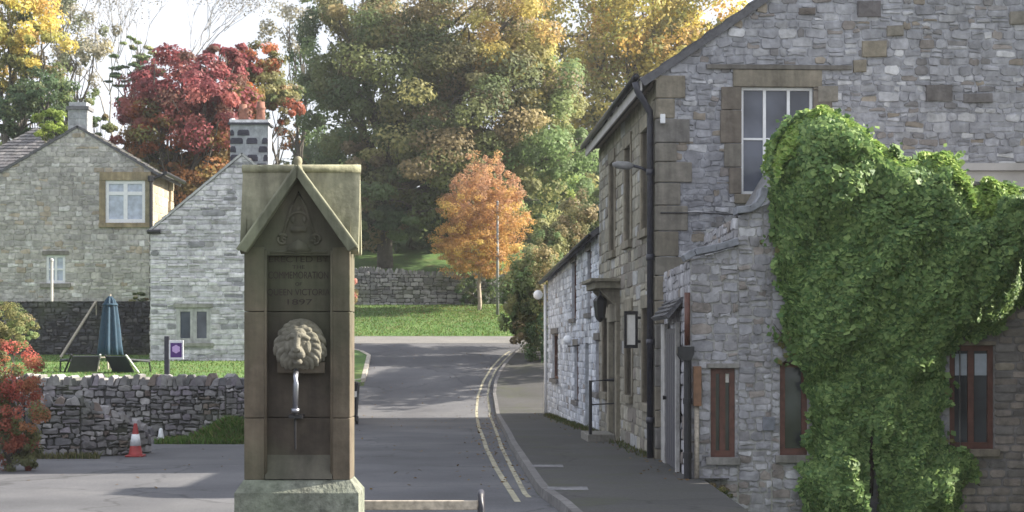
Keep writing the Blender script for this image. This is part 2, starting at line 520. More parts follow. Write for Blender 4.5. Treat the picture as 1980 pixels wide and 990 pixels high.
PAL_PUB = [((0.32, 0.322, 0.352), 5), ((0.281, 0.283, 0.31), 4), ((0.376, 0.377, 0.401), 3), ((0.505, 0.505, 0.526), .9), ((0.224, 0.216, 0.222), .9), ((0.281, 0.244, 0.205), .6), ((0.258, 0.233, 0.222), .8)]
PAL_FRONT = [((.27, .25, .20), 4), ((.22, .21, .18), 3), ((.32, .30, .25), 3), ((.18, .16, .14), 1.5), ((.34, .34, .34), 1)]
PAL_PALE = [((0.546, 0.572, 0.638), 5), ((0.462, 0.488, 0.55), 4), ((0.63, 0.647, 0.693), 3), ((0.357, 0.371, 0.418), 2), ((0.294, 0.276, 0.275), .7)]
PAL_EXT = [((0.314, 0.311, 0.338), 5), ((0.281, 0.273, 0.29), 3), ((0.376, 0.371, 0.397), 3), ((0.264, 0.234, 0.22), 1.3), ((0.461, 0.458, 0.483), .8)]
PAL_LEFT = [((0.428, 0.408, 0.378), 5), ((0.379, 0.366, 0.348), 3), ((0.49, 0.468, 0.445), 3), ((0.392, 0.336, 0.268), 1.0), ((0.563, 0.552, 0.537), 1), ((0.33, 0.318, 0.305), 1)]
PAL_WHITE = [((0.633, 0.62, 0.646), 5), ((0.561, 0.55, 0.576), 3), ((0.717, 0.695, 0.716), 3), ((0.322, 0.319, 0.343), .9), ((0.478, 0.463, 0.466), 1)]
PAL_DRY = [((0.19, 0.182, 0.193), 5), ((0.134, 0.132, 0.143), 4), ((0.269, 0.259, 0.264), 3), ((0.403, 0.385, 0.385), .8), ((0.179, 0.143, 0.132), 1.5)]
PAL_DARK = [((.08, .08, .09), 5), ((.055, .055, .065), 4), ((.12, .115, .12), 2), ((.20, .19, .19), .4)]
PAL_COURSED = [((.20, .18, .165), 4), ((.24, .21, .19), 3), ((.16, .15, .145), 3), ((.27, .24, .20), 1)]
TAN = (.24, .212, .168); TAN2 = (.215, .198, .17)

def dressed(mb, fr, u0, u1, v0, v1, d0, d1, col=TAN):
    k = random.uniform(.85, 1.12)
    mb.ubox(fr, u0, u1, v0, v1, d0, d1, tuple(c * k for c in col))

def window(parent, fr, u0, v0, u1, v1, cols, rows, matf, matp, bar=.05, recess=-.07, lintel=None, sill=None, col=TAN, label=None, thin=.03):
    """rows: list of fractions where horizontal bars run. Frame part with pane, lintel and sill under it"""
    mb = MB()
    mb.ubox(fr, u0, u0 + bar, v0, v1, recess - .04, recess + .02)
    mb.ubox(fr, u1 - bar, u1, v0, v1, recess - .04, recess + .02)
    mb.ubox(fr, u0 + bar, u1 - bar, v1 - bar, v1, recess - .04, recess + .018)
    mb.ubox(fr, u0 + bar, u1 - bar, v0, v0 + bar * 1.2, recess - .04, recess + .022)
    for i in range(1, cols):
        x = u0 + (u1 - u0) * i / cols
        mb.ubox(fr, x - thin / 2 - .006, x + thin / 2 + .006, v0 + bar * 1.2, v1 - bar, recess - .035, recess + .012)
    for r in rows:
        y = v0 + (v1 - v0) * r
        xs = [u0 + bar] + [u0 + (u1 - u0) * i / cols for i in range(1, cols)] + [u1 - bar]
        for a, b in zip(xs[:-1], xs[1:]):
            mb.ubox(fr, a + .002, b - .002, y - thin / 2, y + thin / 2, recess - .03, recess + .006)
    w = mb.build('window', matf, parent)
    if label: w['label'] = label
    p = MB(); p.ubox(fr, u0 + bar * .5, u1 - bar * .5, v0 + bar * .5, v1 - bar * .5, recess - .032, recess - .018)
    p.build('pane', matp, w)
    if lintel:
        q = MB(); dressed(q, fr, u0 - lintel[0], u1 + lintel[0], v1, v1 + lintel[1], -.05, .045, col)
        q.build('lintel', M['dressed'], w, bevel=.008)
    if sill:
        q = MB(); dressed(q, fr, u0 - sill[0], u1 + sill[0], v0 - sill[1], v0, -.10, .08, col)
        q.build('sill', M['dressed'], w, bevel=.008)
    return w

def roof_slab(mb, a, b, c, d, th, pal, rows=16, ln=(.25, .5)):
    """stone slates laid over a slab: a-b eave, d-c ridge (corner vectors)"""
    a, b, c, d = map(Vector, (a, b, c, d))
    n = (b - a).cross(d - a).normalized()
    if n.z < 0: n = -n
    P = [a, b, c, d]; Q = [p - n * th for p in P]
    mb.add(P + Q, [(0, 1, 2, 3), (7, 6, 5, 4), (0, 4, 5, 1), (1, 5, 6, 2), (2, 6, 7, 3), (3, 7, 4, 0)], pal[0][0])
    L = (b - a).length
    for r in range(rows):
        t0, t1 = r / rows, min(1.0, (r + 1.06) / rows)
        u = 0.0
        while u < L - .02:
            w = min(random.uniform(*ln), L - u)
            s0, s1 = (u + .006) / L, (u + w - .006) / L
            def at(s, t, h): return (a + (b - a) * s) * (1 - t) + (d + (c - d) * s) * t + n * h
            h = .026 + random.uniform(0, .012)
            e = random.uniform(-.004, .004)
            t0j = max(0.0, t0 + e)
            V = [at(s0, t0j, .002), at(s1, t0j, .002), at(s1, t1, .002), at(s0, t1, .002), at(s0, t0j, h), at(s1, t0j, h), at(s1, t1, .006), at(s0, t1, .006)]
            mb.add(V, [(4, 5, 6, 7), (0, 1, 5, 4), (1, 2, 6, 5), (3, 0, 4, 7), (2, 3, 7, 6)], pick(pal))
            u += w

PAL_SLATE = [((.11, .11, .12), 4), ((.085, .085, .095), 3), ((.14, .135, .14), 2), ((.12, .115, .08), 1)]

# ------------------------------------------------------------------ ground
PY = [-60, 18, 24, 32, 40, 46, 48, 50, 52, 55, 58, 60, 63, 66, 70, 73, 76, 85, 100, 130, 200, 400]
PZ = [0, 0, 0, -.05, -.18, -.25, -.17, .08, .38, .92, 1.45, 1.75, 2.05, 2.55, 3.12, 3.5, 4.3, 6.7, 9.2, 12.0, 16, 26]
def gz(Y): return float(np.interp(Y, PY, PZ))
def ground_hit(px, py, lift=0.0):
    prev = 10.0
    for i in range(1, 3000):
        Y = 10 + i * .03
        if EYE + (668 - py) / F * Y <= gz(Y) + lift:
            return (px - 990) / F * Y, Y
    return (px - 990) / F * 100, 100.0

YR = [-60, -20, -5, 0] + list(range(4, 77)) + [80, 85, 90, 100, 115, 130, 160, 200, 280, 400]
YR = sorted(set(YR))
XC = [-260, -120, -60, -40, -25, -16, -10, -7, -4, -2, 0, 2.28, 2.42, 4, 7, 12, 20, 40, 80, 160, 260]
V = []; Fc = []
for y in YR:
    for x in XC: V.append((x, y, gz(y) - (.6 if (x > 2.3 and 5 < y < 20.45) else 0)))
nx = len(XC)
for j in range(len(YR) - 1):
    for i in range(nx - 1):
        Fc.append((j * nx + i, j * nx + i + 1, (j + 1) * nx + i + 1, (j + 1) * nx + i))
mb = MB(); mb.add(V, Fc, (.06, .09, .02)); mb.build('ground', M['earth'], smooth=True, kind='structure')

def strip(name, left, right, y0, y1, mat, lift, step=1.0, kind='structure', ext=()):
    """sheet between two X(Y) curves, following the ground"""
    ys = sorted(set([y for y in np.arange(math.ceil(y0), y1, step)] + [y0, y1] + list(ext)))
    mb = MB()
    for a, b in zip(ys[:-1], ys[1:]):
        mb.add([(left(a), a, gz(a) + lift), (right(a), a, gz(a) + lift), (right(b), b, gz(b) + lift), (left(b), b, gz(b) + lift)], [(0, 1, 2, 3)])
    return mb.build(name, mat, None, kind=kind)

# kerb line traced on the ground
kerb_px = [(1083, 990), (1040, 958), (1008, 905), (985, 865), (966, 822), (956, 790), (952, 765), (955, 742), (966, 718), (985, 695), (1008, 676)]
kp = [ground_hit(*p) for p in kerb_px]
KY = [4.0, 10.0] + [p[1] for p in kp] + [62.6]
KX = [1.6, 1.0] + [p[0] for p in kp] + [1.2]
def kerbx(y): return float(np.interp(y, KY, KX))
def roadleft(y):
    return float(np.interp(y, [4, 24.6, 25.2, 31, 33, 40, 44, 45, 51.5, 52.4, 57.5, 59.3, 60, 62.8], [-40, -40, -12, -11.5, -5.1, -4.9, -5.0, -14, -14, -4.55, -4.75, -6.2, -16, -16]))
def roadright(y):
    return kerbx(y) if y < 60.2 else float(np.interp(y, [60.2, 60.6, 62.8], [kerbx(60.2), 3.0, 14]))
strip('road', roadleft, roadright, 4, 62.8, M['asphalt'], .006, .5, ext=(24.6, 25.2, 51.5, 52.4))
strip('side_road_sun_band', lambda y: -16.0, lambda y: 14.0 if y > 60.7 else float(np.interp(y, [60.2, 60.7], [kerbx(60.2) - .3, 3.0])), 60.2, 62.8, M['sun_tarmac'], .011, .5)  # sunlit band across the crest, painted paler than the road
# kerb stones: a real step
mb = MB()
y = 6.0
while y < 59.5:
    L = random.uniform(.7, 1.0); y2 = min(y + L - .012, 59.6)
    a0, a1 = kerbx(y), kerbx(y2)
    k = random.uniform(.85, 1.15); col = (.135 * k, .13 * k, .13 * k)
    P = []
    for (yy, xx) in ((y, a0), (y2, a1)):
        g = gz(yy)
        P += [(xx, yy, g - .05), (xx + .015, yy, g + .105), (xx + .11, yy, g + .11), (xx + .11, yy, g - .05)]
    mb.add(P, [(0, 1, 5, 4), (1, 2, 6, 5), (2, 3, 7, 6), (0, 3, 2, 1), (4, 5, 6, 7)], col)
    y = y2 + .012
mb.build('kerb', M['kerbstone'], kind='structure')
# left verge kerb
mb = MB(); y = 52.3
vk = lambda yy: roadleft(yy) + .02
while y < 59.0:
    y2 = min(y + .8, 59.1); P = []
    for yy in (y, y2 - .012):
        g = gz(yy); xx = vk(yy)
        P += [(xx, yy, g - .05), (xx - .01, yy, g + .10), (xx - .14, yy, g + .10), (xx - .14, yy, g - .05)]
    mb.add(P, [(0, 4, 5, 1), (1, 5, 6, 2), (2, 6, 7, 3), (0, 1, 2, 3), (4, 7, 6, 5)], (.36, .33, .29))
    y = y2
mb.build('verge_kerb', M['kerbstone'], kind='structure')
strip('pavement', lambda y: kerbx(y) + .108, lambda y: 2.275 if y < 20.3 else (2.6 if y < 48 else 2.4), 6, 59.6, M['pavement'], .108, .5, ext=(20.29, 20.31))
strip('grass_verge', lambda y: -11.0, lambda y: vk(y) - .13, 52.4, 58.9, M['lawn'], .09, .5)
strip('grass_bank', lambda y: -30.0, lambda y: 30.0, 62.8, 76, M['lawn'], .02, 1.0)

strip('meadow', lambda y: -30.0, lambda y: 30.0, 76, 100, M['lawn'], .02, 1.0)
# worn yellow line in the road, and two pale bars on the pavement
yl_px = [(1000, 972), (978, 938), (958, 905), (940, 868), (926, 828), (921, 795), (924, 765), (934, 738), (950, 712), (968, 692), (985, 680)]
yp = [ground_hit(*p) for p in yl_px]
yy_, yx_ = [p[1] for p in yp], [p[0] for p in yp]
ylx = lambda y: float(np.interp(y, yy_, yx_))
strip('yellow_line', lambda y: ylx(y) - .03, lambda y: ylx(y) + .04, yy_[0], yy_[-1], M['yellow_line'], .010, .25)
strip('yellow_line', lambda y: kerbx(y) - .17, lambda y: kerbx(y) - .11, 19.0, 58.0, M['yellow_line'], .010, .5)
for k, (pa, pb) in enumerate((((1058, 942), (1138, 948)), ((1028, 899), (1090, 904)))):
    xa, ya = ground_hit(*pa, lift=.108); xb, yb = ground_hit(*pb, lift=.108)
    ym = (ya + yb) / 2
    strip('pavement_marking', lambda y: xa, lambda y: xb, ym - .22, ym + .22, M['white_line'], .112, .2)

# ------------------------------------------------------------------ fountain
FY = 10.7; S = FY / F
def fx(px): return (px - 990) * S
def fz(py): return EYE + (668 - py) * S
FR = Frame((fx(577), FY, 0), (1, 0, 0), (0, -1, 0))       # front face of the shaft
fu = lambda px: (px - 577) * S
fount = empty('drinking_fountain', (fx(577), FY + .16, 0), 'tall brown gabled stone drinking fountain with a carved lion head and metal spout', 'fountain')
DEP = .30
SB = (.128, .103, .075)
# plinth
mb = MB()
uL, uR = fu(456), fu(695)
zt, zc = fz(928), fz(952)
sl, sr = fu(471), fu(683)
mb.prism([(uL, -.05), (uR, -.05), (uR, zc), (uL, zc)], FR, -DEP - .06, .06, (.17, .18, .15))
P = [FR.p(uL, zc, .06), FR.p(uR, zc, .06), FR.p(uR, zc, -DEP - .06), FR.p(uL, zc, -DEP - .06),
     FR.p(sl, zt, .0), FR.p(sr - .02, zt, .0), FR.p(sr - .02, zt, -DEP), FR.p(sl, zt, -DEP)]
mb.add(P, [(0, 1, 5, 4), (1, 2, 6, 5), (2, 3, 7, 6), (3, 0, 4, 7), (4, 5, 6, 7)], (.17, .18, .15))
mb.build('plinth', M['plinth'], fount)
# shaft in three courses, with pilasters and a sunk panel
zr = fz(484)
pl, pr = fu(511), fu(643)
shaft_l, shaft_r = fu(472), fu(677)
mb = MB()
courses = [(zt, fz(809)), (fz(808), fz(603)), (fz(602), zr + .02)]
for i, (a, b) in enumerate(courses):
    k = (1.0, .92, 1.02)[i]
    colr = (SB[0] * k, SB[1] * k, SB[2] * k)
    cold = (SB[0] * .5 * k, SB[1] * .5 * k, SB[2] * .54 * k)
    mb.ubox(FR, shaft_l, pl, a, b, -DEP, 0, colr)
    mb.ubox(FR, pr, shaft_r, a, b, -DEP + .001, .001, colr)
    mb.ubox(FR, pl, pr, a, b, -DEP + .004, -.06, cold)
mb.build('shaft', M['fountain'], fount, bevel=.006)
# sloping foot of the panel
mb = MB()
fa, fb = fz(905), zt
P = [FR.p(pl + .003, fz(880), -.061), FR.p(pr - .003, fz(880), -.061), FR.p(pr - .003, fz(926), .012), FR.p(pl + .003, fz(926), .012), FR.p(pr - .003, fz(926), -.07), FR.p(pl + .003, fz(926), -.07)]
mb.add(P, [(3, 2, 1, 0), (0, 1, 4, 5), (2, 4, 1), (3, 0, 5), (2, 3, 5, 4)], (.095, .088, .07))
mb.build('panel_foot', M['fountain'], fount)
# thin bead round the panel
mb = MB()
for (a, b) in ((pl, 1), (pr, -1)):
    mb.tube([FR.p(a + b * .006, zt + .03, -.012), FR.p(a + b * .006, zr, -.012)], .010, 8, SB)
mb.build('panel_bead', M['fountain'], fount, smooth=True)
# roof: ridge along the width, a front gable with coping
zr0 = fz(322); yr = -.16
rl, rr = fu(462), fu(692)
mb = MB()
colr = (.29, .275, .20)
th = .05
for sgn, ye in ((1, -.03), (-1, -.29)):
    P = [FR.p(rl, zr - .0, ye), FR.p(rr, zr - .0, ye), FR.p(rr, zr0, yr), FR.p(rl, zr0, yr)]
    Q = [FR.p(rl, zr - .02, ye - sgn * th), FR.p(rr, zr - .02, ye - sgn * th), FR.p(rr, zr0 - .06, yr - sgn * .003), FR.p(rl, zr0 - .06, yr - sgn * .003)]
    fs = [(0, 1, 2, 3), (7, 6, 5, 4), (0, 4, 5, 1), (1, 5, 6, 2), (3, 7, 4, 0)]
    mb.add(P + Q, fs, colr)
# gable ends closing the sides under the slabs
for u in (shaft_l + .004, shaft_r - .004):
    mb.add([FR.p(u, zr, -.005), FR.p(u, zr, -DEP), FR.p(u, zr0 - .09, yr)], [(0, 1, 2)], SB)
mb.build('roof', M['fountain_roof'], fount)
mb = MB()
mb.tube([FR.p(rl - .004, fz(321), yr), FR.p(rr + .004, fz(321), yr)], .026, 12, (.30, .29, .20))
mb.build('ridge_roll', M['fountain_roof'], fount, smooth=True)
# front gable
ga = fz(336)                                   # inner apex
mb = MB()
gl, gr = fu(478), fu(676)
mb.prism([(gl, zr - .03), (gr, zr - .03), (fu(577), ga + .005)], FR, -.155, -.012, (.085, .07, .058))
mb.build('tympanum', M['fountain'], fount)
mb = MB()
dgab = .075
ap_o, ap_i = fz(322), fz(346)
bl_o, bl_i = (fu(462), fz(484)), (fu(479), fz(489))
br_o, br_i = (fu(692), fz(478)), (fu(675), fz(487))
for sgn, o, i_ in ((-1, bl_o, bl_i), (1, br_o, br_i)):
    c0 = (fu(577) + sgn * .0015, ap_o); c1 = (fu(577) + sgn * .0015, ap_i)
    poly = [i_, c1, c0, o] if sgn < 0 else [i_, o, c0, c1]
    mb.prism(poly if area(poly) > 0 else poly[::-1], FR, -.14, dgab, (.135, .135, .10))
    # a chamfered drip along the top edge
    mb.tube([FR.p(o[0], o[1], dgab - .012), FR.p(c0[0], c0[1], dgab - .012)], .012, 8, (.22, .215, .16))
mb.build('coping', M['fountain_roof'], fount, bevel=.005)
mb = MB()
fc = FR.p(fu(577), fz(318), dgab - .05)
mb.lathe([(.001, .05), (.016, .046), (.026, .03), (.028, .012), (.022, -.008), (.03, -.03), (.03, -.05)][::-1], fc, 14, (.22, .20, .14))
mb.build('finial', M['fountain_roof'], fount, smooth=True)
# carving in the gable: trefoil arch, figure and scrolls
mb = MB()
cc = (.105, .09, .075)
d0 = -.012
def arc(cx, cy, r, a0, a1, n=14): return [FR.p(fu(cx) + r * math.cos(R(a0 + (a1 - a0) * i / n)), fz(cy) + r * math.sin(R(a0 + (a1 - a0) * i / n)), d0 + .004) for i in range(n + 1)]
mb.tube(arc(577, 432, .072, 10, 170), .009, 7, cc)
mb.tube([FR.p(fu(577) - .11, fz(466), d0), FR.p(fu(577) - .045, fz(400), d0 + .004), FR.p(fu(577), fz(372), d0 + .004), FR.p(fu(577) + .045, fz(400), d0 + .004), FR.p(fu(577) + .11, fz(466), d0)], .010, 7, cc)
mb.tube(arc(546, 462, .030, 30, 320), .009, 7, cc)
mb.tube(arc(610, 462, .030, 220, -110), .009, 7, cc)
mb.tube(arc(549, 463, .012, 0, 330), .006, 7, cc)
mb.tube(arc(607, 463, .012, 0, 330), .006, 7, cc)
mb.tube([FR.p(fu(522), fz(487), d0 + .002), FR.p(fu(632), fz(487), d0 + .002)], .009, 7, cc)
mb.prism([(fu(553), fz(485)), (fu(601), fz(485)), (fu(590), fz(470)), (fu(577), fz(463)), (fu(564), fz(470))], FR, d0 - .01, d0 + .018, cc)
for px in (566, 588):
    mb.lathe([(.001, -.026), (.010, -.018), (.014, 0), (.010, .018), (.001, .026)], FR.p(fu(px), fz(424), d0), 10, cc)
mb.lathe([(.001, -.022), (.014, -.012), (.017, 0), (.013, .014), (.001, .022)], FR.p(fu(577), fz(404), d0), 12, cc)
mb.ubox(FR, fu(562), fu(592), fz(448), fz(438), d0 - .01, d0 + .014, cc)
mb.build('gable_carving', M['fountain'], fount, smooth=True)
# lettering
def lettering(text, px, py, h, width=None, parent=None, mat=None, fr=None, d=-.0585, name='inscription'):
    cu = bpy.data.curves.new('txt', 'FONT'); cu.body = text; cu.align_x = 'CENTER'; cu.align_y = 'CENTER'
    cu.size = h * 1.4; cu.extrude = .0015
    o = bpy.data.objects.new('txt', cu); C.objects.link(o)
    bpy.context.view_layer.update()
    me = bpy.data.meshes.new_from_object(o.evaluated_get(bpy.context.evaluated_depsgraph_get()))
    C.objects.unlink(o); bpy.data.objects.remove(o)
    co = np.empty(len(me.vertices) * 3); me.vertices.foreach_get('co', co); co = co.reshape(-1, 3)
    if width:
        w = co[:, 0].max() - co[:, 0].min(); co[:, 0] *= width / w
    out = [fr.p(px + a, py + b, d + c) for a, b, c in co]
    me.vertices.foreach_set('co', np.array(out).ravel())
    me.materials.clear(); me.materials.append(mat); me.update()
    return link(name, me, parent)
for (t, py, h, w) in (('ERECTED BY', 501, 12, 116), ('THE', 516, 7, 24), ('COMMEMORATION', 532, 14, 116), ('OF', 549, 7, 13), ('QUEEN VICTORIA', 565, 13, 122), ('1897', 584, 11, 48)):
    lettering(t, fu(575), fz(py), h * S, w * S, fount, M['letters'], FR)

# lion head: blobs fused into one carved surface
def lion():
    bm = bmesh.new()
    def blob(c, r, seg=14):
        mt = Matrix.Translation(c) @ Matrix.Diagonal((*r, 1))
        bmesh.ops.create_icosphere(bm, subdivisions=3, radius=1, matrix=mt)
    def chain(p0, p1, r0, r1, n=5, bend=Vector((0, 0, 0))):
        p0, p1 = Vector(p0), Vector(p1)
        for i in range(n + 1):
            t = i / n
            p = p0.lerp(p1, t) + bend * math.sin(math.pi * t)
            r = r0 + (r1 - r0) * t
            blob(p, (r, r, r), 10)
    blob((0, 0, 2.0), (15.5, 16.0, 6.5))
    blob((0, 0, 5.0), (11.5, 13.0, 7.5))
    blob((0, .5, 10.0), (7.4, 9.6, 7.5))                     # skull
    blob((0, 6.6, 13.2), (5.0, 3.4, 4.2))                    # forehead
    blob((0, -5.0, 15.0), (4.6, 4.4, 5.6))                   # muzzle
    chain((0, 5.6, 16.8), (0, -2.6, 20.6), 2.3, 2.0, 8)      # bridge of the nose
    blob((0, -3.4, 21.2), (2.9, 1.5, 1.4))                   # nose pad
    for s in (-1, 1):
        chain((s * 1.6, 5.0, 17.6), (s * 6.2, 3.6, 14.0), 1.7, 1.5, 6, Vector((0, .8, .4)))   # brow
        blob((s * 6.0, -1.6, 12.6), (2.4, 4.6, 3.6))         # cheek
        blob((s * 2.5, -6.2, 18.8), (2.9, 2.7, 2.6))         # lip
        blob((s * 3.7, 1.5, 15.2), (1.5, 1.0, 1.2))          # eye
    blob((0, -10.6, 15.0), (3.0, 2.0, 3.2))                  # chin
    rd = random.Random(5)
    # mane: heavy locks that fall from a middle parting, outwards and down
    for ring, (r0_, r1_, dz0, dz1, rad, n) in enumerate(((8.6, 13.2, 11.5, 8.5, 2.0, 9), (11.2, 16.4, 8.0, 4.2, 2.3, 10))):
        for s in (-1, 1):
            for k in range(n):
                an = R(84 - (176 if ring else 160) * (k + .25 * ring) / (n - 1) + rd.uniform(-3, 3))
                p0 = Vector((s * r0_ * math.cos(an) * .94, r0_ * math.sin(an) * 1.08, dz0))
                fall = Vector((s * (r1_ - r0_) * (.55 + .5 * max(0, math.cos(an))), (r1_ - r0_) * (math.sin(an) * .55) - 4.6 * (.35 + max(0, math.cos(an))), dz1 - dz0))
                p1 = p0 + fall
                q = math.hypot(p1.x / 16.6, p1.y / 16.8)
                if q > 1: p1.x /= q; p1.y /= q
                chain(p0, p1, rad, rad * .62, 8, Vector((s * 1.5, .9, 1.2)))
    me = bpy.data.meshes.new('lion_head'); bm.to_mesh(me); bm.free()
    o = bpy.data.objects.new('lion_tmp', me); C.objects.link(o)
    m = o.modifiers.new('r', 'REMESH'); m.mode = 'VOXEL'; m.voxel_size = .31
    sm = o.modifiers.new('s', 'SMOOTH'); sm.factor = .5; sm.iterations = 1
    bpy.context.view_layer.update()
    me2 = bpy.data.meshes.new_from_object(o.evaluated_get(bpy.context.evaluated_depsgraph_get()))
    C.objects.unlink(o); bpy.data.objects.remove(o)
    co = np.empty(len(me2.vertices) * 3); me2.vertices.foreach_get('co', co); co = co.reshape(-1, 3) * .01
    co = co * np.array([1.0, 1.03, .82])
    th = R(-3)                                           # head turned a little to the road side
    x = co[:, 0].copy(); z = co[:, 2].copy()
    wgt = np.clip((z - .05) / .06, 0, 1)
    xr = x * math.cos(th) + z * math.sin(th); zr_ = -x * math.sin(th) + z * math.cos(th)
    x = x * (1 - wgt) + xr * wgt; z = z * (1 - wgt) + zr_ * wgt
    fo = FR.p(fu(580), fz(666), -.061)
    out = np.stack([fo.x + x, fo.y - z, fo.z + co[:, 1]], 1)
    me2.vertices.foreach_set('co', out.ravel())
    me2.polygons.foreach_set('use_smooth', [True] * len(me2.polygons))
    at = me2.color_attributes.new('col', 'FLOAT_COLOR', 'POINT')
    at.data.foreach_set('color', np.tile(np.array([.152, .143, .12, 1], dtype=np.float32), len(me2.vertices)))
    me2.materials.clear(); me2.materials.append(M['lion']); me2.update()
    return link('lion_head', me2, fount)
lion()
mb = MB()
mb.ubox(FR, fu(536), fu(628), fz(722), fz(700), -.06, .005, (.075, .06, .045))
mb.build('lion_ledge', M['fountain'], fount, bevel=.008)
mb = MB()
mb.tube([FR.p(fu(574), fz(716), .03), FR.p(fu(575), fz(728), .075), FR.p(fu(575), fz(742), .082), FR.p(fu(574), fz(788), .075)], [.016, .0165, .018, .017], 14)
mb.tube([FR.p(fu(574), fz(789), .075), FR.p(fu(574), fz(797), .075)], [.026, .024], 14)
mb.build('spout', M['steel'], fount, smooth=True)
mb = MB()
mb.tube([FR.p(fu(574), fz(797), .070), FR.p(fu(573), fz(812), .06), FR.p(fu(573), fz(868), .045)], [.014, .008, .006], 8)
mb.ubox(FR, fu(561), fu(587), fz(808), fz(801), -.046, .075)
mb.build('spout_bracket', M['black_iron'], fount)

# ------------------------------------------------------------------ bench behind the fountain
bench = empty('park_bench', (-.62, 11.25, 0), 'wooden bench with a pale top rail and dark iron end, beside the fountain', 'bench')
B = Frame((-.62, 11.25, 0), (1, 0, 0), (0, -1, 0))
zt_ = EYE - (968 - 668) / F * 11.25
mb = MB()
for k, (dz, dd) in enumerate(((0, 0), (-.135, -.02), (-.27, -.04))):
    mb.ubox(B, -.42, .395, zt_ - .062 + dz, zt_ + dz, dd - .03, dd)
mb.build('backrest', M['old_wood'], bench, bevel=.006)
mb = MB()
for k in range(4):
    mb.ubox(B, -.42, .395, zt_ - .40, zt_ - .365, -.52 + k * .11, -.43 + k * .11)
mb.build('seat', M['old_wood'], bench, bevel=.005)
for u in (-.44, .415):
    mb = MB()
    pts = [B.p(u, 0, .02), B.p(u, zt_ - .35, .0), B.p(u, zt_ - .05, .012), B.p(u, zt_ + .035, -.01), B.p(u, zt_ + .05, -.05), B.p(u, zt_ + .02, -.09), B.p(u, zt_ - .14, -.30), B.p(u, zt_ - .15, -.5), B.p(u, zt_ - .3, -.54), B.p(u, 0, -.52)]
    mb.tube(pts, .023, 10)
    mb.tube([B.p(u, zt_ - .39, -.54), B.p(u, zt_ - .39, .0)], .014, 8)
    mb.build('end_frame', M['grey_iron'], bench, smooth=True)

# ------------------------------------------------------------------ the inn (gable end and street front)
C0 = Vector((2.06, 24.0, 0.0))
fd = Vector((-.0488, 1, 0)).normalized()
gd = Vector((1, .0488, 0)).normalized()
GF = Frame(C0, gd, -fd)                    # gable face
FF = Frame(C0, fd, -gd)                    # street face: u runs away from the camera
LEN = 8.3; WID = 9.4; EAVE = 5.50; SLOPE = .69
RIDGE = EAVE + WID / 2 * SLOPE
inn = empty('stone_inn', C0, 'tall grey rubble stone inn with tan corner stones, street front and gable end', 'inn')
def gu(px): # u on the gable for a pixel
    k = (px - 990) / F
    return (k * C0.y - C0.x) / (gd.x - k * gd.y)
def gv(px, py):
    u = gu(px); return EYE + (668 - py) / F * (C0.y + gd.y * u)
wu0, wu1 = gu(1433), gu(1572)
wv0, wv1 = gv(1433, 376), gv(1433, 168)
mb = MB()
out = [(0, -.3), (WID, -.3), (WID, EAVE), (WID / 2, RIDGE), (0, EAVE)]
stone_wall(mb, GF, out, [(wu0, wv0, wu1, wv1)], PAL_PUB, (.36, .365, .40), (.06, .145), (.09, .28), (.008, .028), gap=.012, jit=.022)
# scattered big tan blocks
for (px, py, w, h, c) in ((1690, 95, 50, 34, TAN), (1662, 128, 26, 26, TAN), (1680, 18, 48, 34, (.13, .12, .125)), (1815, 180, 54, 34, (.14, .13, .13)), (1970, 35, 40, 28, TAN2), (1600, 182, 42, 34, TAN2), (1730, 60, 34, 22, TAN2), (1560, 22, 34, 14, (.15, .13, .12)), (1890, 190, 60, 20, (.16, .15, .15))):
    u, v = gu(px), gv(px, py); s = C0.y / F
    one_stone(mb, GF, [(u - w * s / 2, v - h * s / 2), (u + w * s / 2, v - h * s / 2 + .01), (u + w * s / 2, v + h * s / 2), (u - w * s / 2, v + h * s / 2 - .01)], .055, c, .01, .1)
mb.build('gable_wall', M['limestone'], inn)
# street front with openings
front_win = [(1.0, 3.42, 1.75, 4.9), (3.15, 3.38, 3.9, 4.9), (5.5, 3.34, 6.25, 4.9), (.75, .85, 1.6, 2.25), (6.6, .85, 7.5, 2.2), (3.0, .9, 3.85, 2.25)]
door = (4.95, -.1, 5.95, 2.1)
mb = MB()
stone_wall(mb, FF, [(0, -.3), (0, EAVE), (LEN, EAVE), (LEN, -.3)][::-1], front_win + [door], PAL_FRONT, (.22, .20, .17), (.13, .26), (.25, .6), (.006, .02), jit=.01)
mb.build('street_wall', M['limestone'], inn)
mb = MB()
for (fr_, u0, u1) in ((Frame(C0 + gd * WID, fd, gd), 0, LEN), (Frame(C0 + fd * LEN, gd, fd), 0, WID)):
    q = [(u0, -.3), (u1, -.3), (u1, EAVE), ((u0 + u1) / 2, RIDGE if u1 == WID else EAVE), (u0, EAVE)]
    mb.add([fr_.p(a, b, 0) for a, b in q], [tuple(range(5))], (.3, .3, .32))
mb.build('rear_wall', M['limestone'], inn)
# quoins at the corner
mb = MB(); v = .02; k = 0
while v < EAVE - .1:
    h = random.uniform(.2, .36)
    if v + h > EAVE: h = EAVE - v
    a, b = ((.52, .30) if k % 2 else (.30, .5))
    col = random.choice((TAN, TAN2, (.22, .21, .20), (.185, .175, .165)))
    if random.random() < .82: mb.ubox(GF, -.042, a * random.uniform(.7, 1.05), v + .006, v + h - .006, -b, .036 + random.uniform(0, .012), col)
    v += h; k += 1
mb.build('quoins', M['dressed'], inn, bevel=.012)
